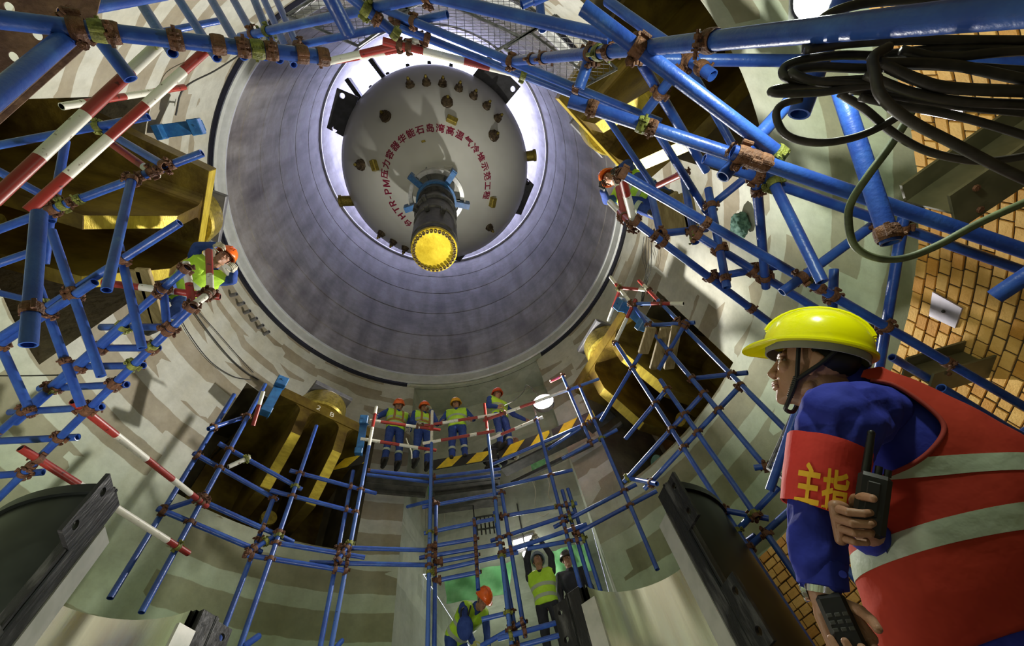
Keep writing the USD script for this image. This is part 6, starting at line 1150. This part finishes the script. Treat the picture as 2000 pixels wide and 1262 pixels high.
obj('hook_bend', sweep([p+u_*(0.055*math.cos(a))*1+v_*(0.055*math.sin(a)) for a in np.linspace(-0.4, 3.9, 12)], 0.017, 8, 2), DARKSTEEL, hk); obj('shank', tube(p+u_*-0.045-v_*0.03, p-u_*0.02-v_*0.14, 0.03, 10), DARKSTEEL, hk)

# ------------------------------------------------------------------ clamps, stubs, wires on the walls
def c_clamp(a, b, label, wide=0.11):
    a, b = np.asarray(a), np.asarray(b); L = np.linalg.norm(b-a); F = frame(b-a, (0, 0, 1)); t = thing('beam_clamp', label, 'clamp')
    obj('channel', cat([place(bx((0.012, wide, L)), F, (a+b)/2), place(bx((0.07, 0.012, L)), F, (a+b)/2+F@[0.035, wide/2, 0]), place(bx((0.07, 0.012, L)), F, (a+b)/2+F@[0.035, -wide/2, 0])]), BLUE_CLAMP, t, smooth=False)
    obj('jaw', place(bevel_box((0.20, wide*1.2, 0.09), 0.01), F, a+F@[-0.06, 0, 0.05]), BLUE_CLAMP, t); obj('jaw', place(bevel_box((0.16, wide*1.3, 0.14), 0.01), F, b+F@[-0.03, 0, -0.06]), BLUE_CLAMP, t)
    s0 = b+F@[-0.12, 0, -0.05]; obj('screw', tube(s0, s0+F@[0.36, 0, 0], 0.014, 8), BLUE_CLAMP, t); obj('screw_bar', tube(s0+F@[0.36, -0.07, 0], s0+F@[0.36, 0.07, 0], 0.009, 6), BLUE_CLAMP, t)
c_clamp(dep(308, 258, 6.0), dep(394, 246, 6.1), 'blue beam clamp lying on the top plate of the left bracket', 0.16)
c_clamp(dep(514, 812, 6.1), dep(552, 742, 6.5), 'blue beam clamp at the left end of the 2B plate', 0.12)
c_clamp(dep(1268, 640, 5.7), dep(1212, 592, 6.2), 'blue beam clamp at the top of the right bracket scaffold', 0.13)
c_clamp(dep(700, 890, 6.9), dep(712, 815, 7.2), 'blue beam clamp between the 2B bracket and the first worker', 0.10)
for k, (x, y) in enumerate(((448, 578), (463, 596), (475, 612), (489, 627), (502, 641), (514, 654))):
    p = at_cyl(x, y, RW+0.02); n = unit([p[0], p[1], 0]); q = obj('wall_stub', tube(p, p-n*0.16+[0, 0, -0.02], 0.036, 14, open_r=0.028), DULLPLATE, label='short pipe stub in the wall row of six, '+('nearest the kneeling worker', 'second from the kneeling worker', 'third from the kneeling worker', 'fourth from the kneeling worker', 'fifth from the kneeling worker', 'farthest from the kneeling worker')[k], cat='pipe stub', group='row of six pipe stubs in the left wall')
def wall_wire(pts, r, label, mt=WIRE, cyl=4.12): obj('wire', sweep([at_cyl(x, y, cyl) for x, y in pts], r, 6, 6), mt, smooth=True, label=label, cat='wire')
wall_wire([(338, 592), (368, 650), (410, 705), (455, 735), (490, 742)], 0.008, 'thin black wire on the left wall, lowest of three')
wall_wire([(375, 604), (412, 655), (450, 700), (482, 728), (505, 742)], 0.012, 'black wire on the left wall, middle and thickest of three')
wall_wire([(385, 606), (425, 650), (460, 690), (495, 728)], 0.007, 'black wire on the left wall, topmost of three')
for k in range(4): wall_wire([(1258+5*k, 462), (1254+6*k, 500+4*k), (1261+3*k, 530), (1256+2*k, 560), (1251+k, 600)], 0.006, ('black cord hanging down the right wall past the handrails, outermost left', 'black cord hanging down the right wall past the handrails, second', 'black cord hanging down the right wall past the handrails, third', 'black cord hanging down the right wall past the handrails, rightmost')[k], cyl=3.95)
wall_wire([(470, 106), (420, 138), (360, 172), (343, 225)], 0.010, 'black wire slung past the red and white tubes at the upper left', cyl=3.9)
obj('wire', sweep([dep(-10, 734, 3.3), dep(60, 734, 3.35), dep(143, 732, 3.4)], 0.006, 6), WIRE, label='taut dark wire between the left scaffold standards', cat='wire')
rg_ = at_cyl(1445, 440, 4.05); n = unit([rg_[0], rg_[1], 0]); m = trimesh.creation.icosphere(4, 0.17); m.vertices *= [1, 0.8, 0.55]; v = np.array(m.vertices); m.vertices = v*(1+0.9*(meshkit.fbm(v*11, 3, 4)-0.5))[:, None]
obj('rag', place(m, frame(n), rg_), mat('green_rag', (0.02, 0.07, 0.055), (0.10, 0.20, 0.16), rough=0.8, scale=18), smooth=True, label='crumpled dark green cloth tied to the right wall', cat='cloth')
obj('cord', sweep([dep(793, 856, 6.9), dep(797, 868, 6.85), dep(803, 882, 6.85), dep(804, 896, 6.9)], 0.011, 6), PALEWIRE, label='pale cord hanging from the first worker\'s glove', cat='cord')
obj('cord', sweep([dep(1039, 938, 6.3), dep(1046, 958, 6.3), dep(1045, 985, 6.2), dep(1048, 1000, 6.2), dep(1060, 1008, 6.2), dep(1072, 1002, 6.2)], 0.007, 6), PALEWIRE, label='pale cord dangling under the platform, left of two', cat='cord')
obj('cord', sweep([dep(1064, 922, 6.4), dep(1073, 945, 6.4), dep(1071, 965, 6.3), dep(1077, 980, 6.3)], 0.007, 6), PALEWIRE, label='pale cord dangling under the platform, right of two', cat='cord')
obj('cord', sweep([dep(985, 792, 7.5), dep(1005, 782, 7.8), dep(1022, 766, 8.0), dep(1030, 752, 8.0), dep(1054, 776, 7.85)], 0.005, 6), WIRE, label='black lamp flex curving up to the bright work lamp', cat='cable')
# dark diagonal flexes on the alcove's side
for k, (x0, x1) in enumerate(((812, 834), (820, 842))): obj('wire', sweep([at_y(x0, 762, 4.5), at_y((x0+x1)/2, 795, 4.55), at_y(x1, 824, 4.6)], 0.016, 6), WIRE, label=('dark flex running down the alcove edge above the workers, left one', 'dark flex running down the alcove edge above the workers, right one')[k], cat='wire')
# ------------------------------------------------------------------ lamps
def flood(name, pos, aim, label, r=0.11, glass=LAMPGLASS):
    pos, aim = np.asarray(pos, float), unit(aim); t = thing(name, label, 'lamp'); F = frame(aim)
    obj('housing', place(lathe([(0, -0.20), (0.05, -0.20), (0.06, -0.14), (r*1.02, -0.10), (r*1.12, 0.0), (r*1.06, 0.0), (r*0.96, -0.09), (0, -0.12)], 28), F, pos), LAMPBODY, t)
    obj('glass', place(lathe([(0, -0.085), (r*0.9, -0.085), (r*0.9, -0.075), (0, -0.07)], 28), F, pos), glass, t)
    obj('bracket', place(bx((0.03, r*2.4, 0.02)), F, pos-aim*0.08-F[:, 0]*(r*1.1)), LAMPBODY, t); return t
wl_ = np.array(LAMPS['work']); flood('work_lamp', wl_-WORK_AIM*0.03, WORK_AIM, 'glaring work lamp on the platform rail above the striped toe board', 0.17)
sl_ = flood('small_lamp', np.array(LAMPS['alcove'])+[0, 0.05, 0], (0, -1, -0.35), 'small bright lamp in the passage between the men', 0.05)
obj('hanger', tube(np.array(LAMPS['alcove'])+[0, 0.13, 0.05], [LAMPS['alcove'][0], LAMPS['alcove'][1]+0.10, PZ], 0.012, 6), LAMPBODY, sl_)
hp = np.array(LAMPS['hanging']); flood('hanging_lamp', hp+unit(hp-C)*0.12, C-hp, 'pale green-white lamp at the top edge behind the cables', 0.055)
for nm, lb in (('fill_mid', 'unseen fill lamp added on the chamber floor between the half cylinders'), ('fill_side', 'unseen fill lamp added on the chamber floor near the left half cylinder')):  # housings for the two added fill lamps, out of view
    p = np.array(LAMPS[nm]); t = flood('floor_lamp', p-[0, 0, 0.14], (0, 0, 1), lb, 0.16)
    for a in range(3): obj('tripod_leg', tube(p-[0, 0, 0.22], np.array([p[0]+0.22*math.cos(a*2.1), p[1]+0.22*math.sin(a*2.1), ZF]), 0.012, 6), LAMPBODY, t)
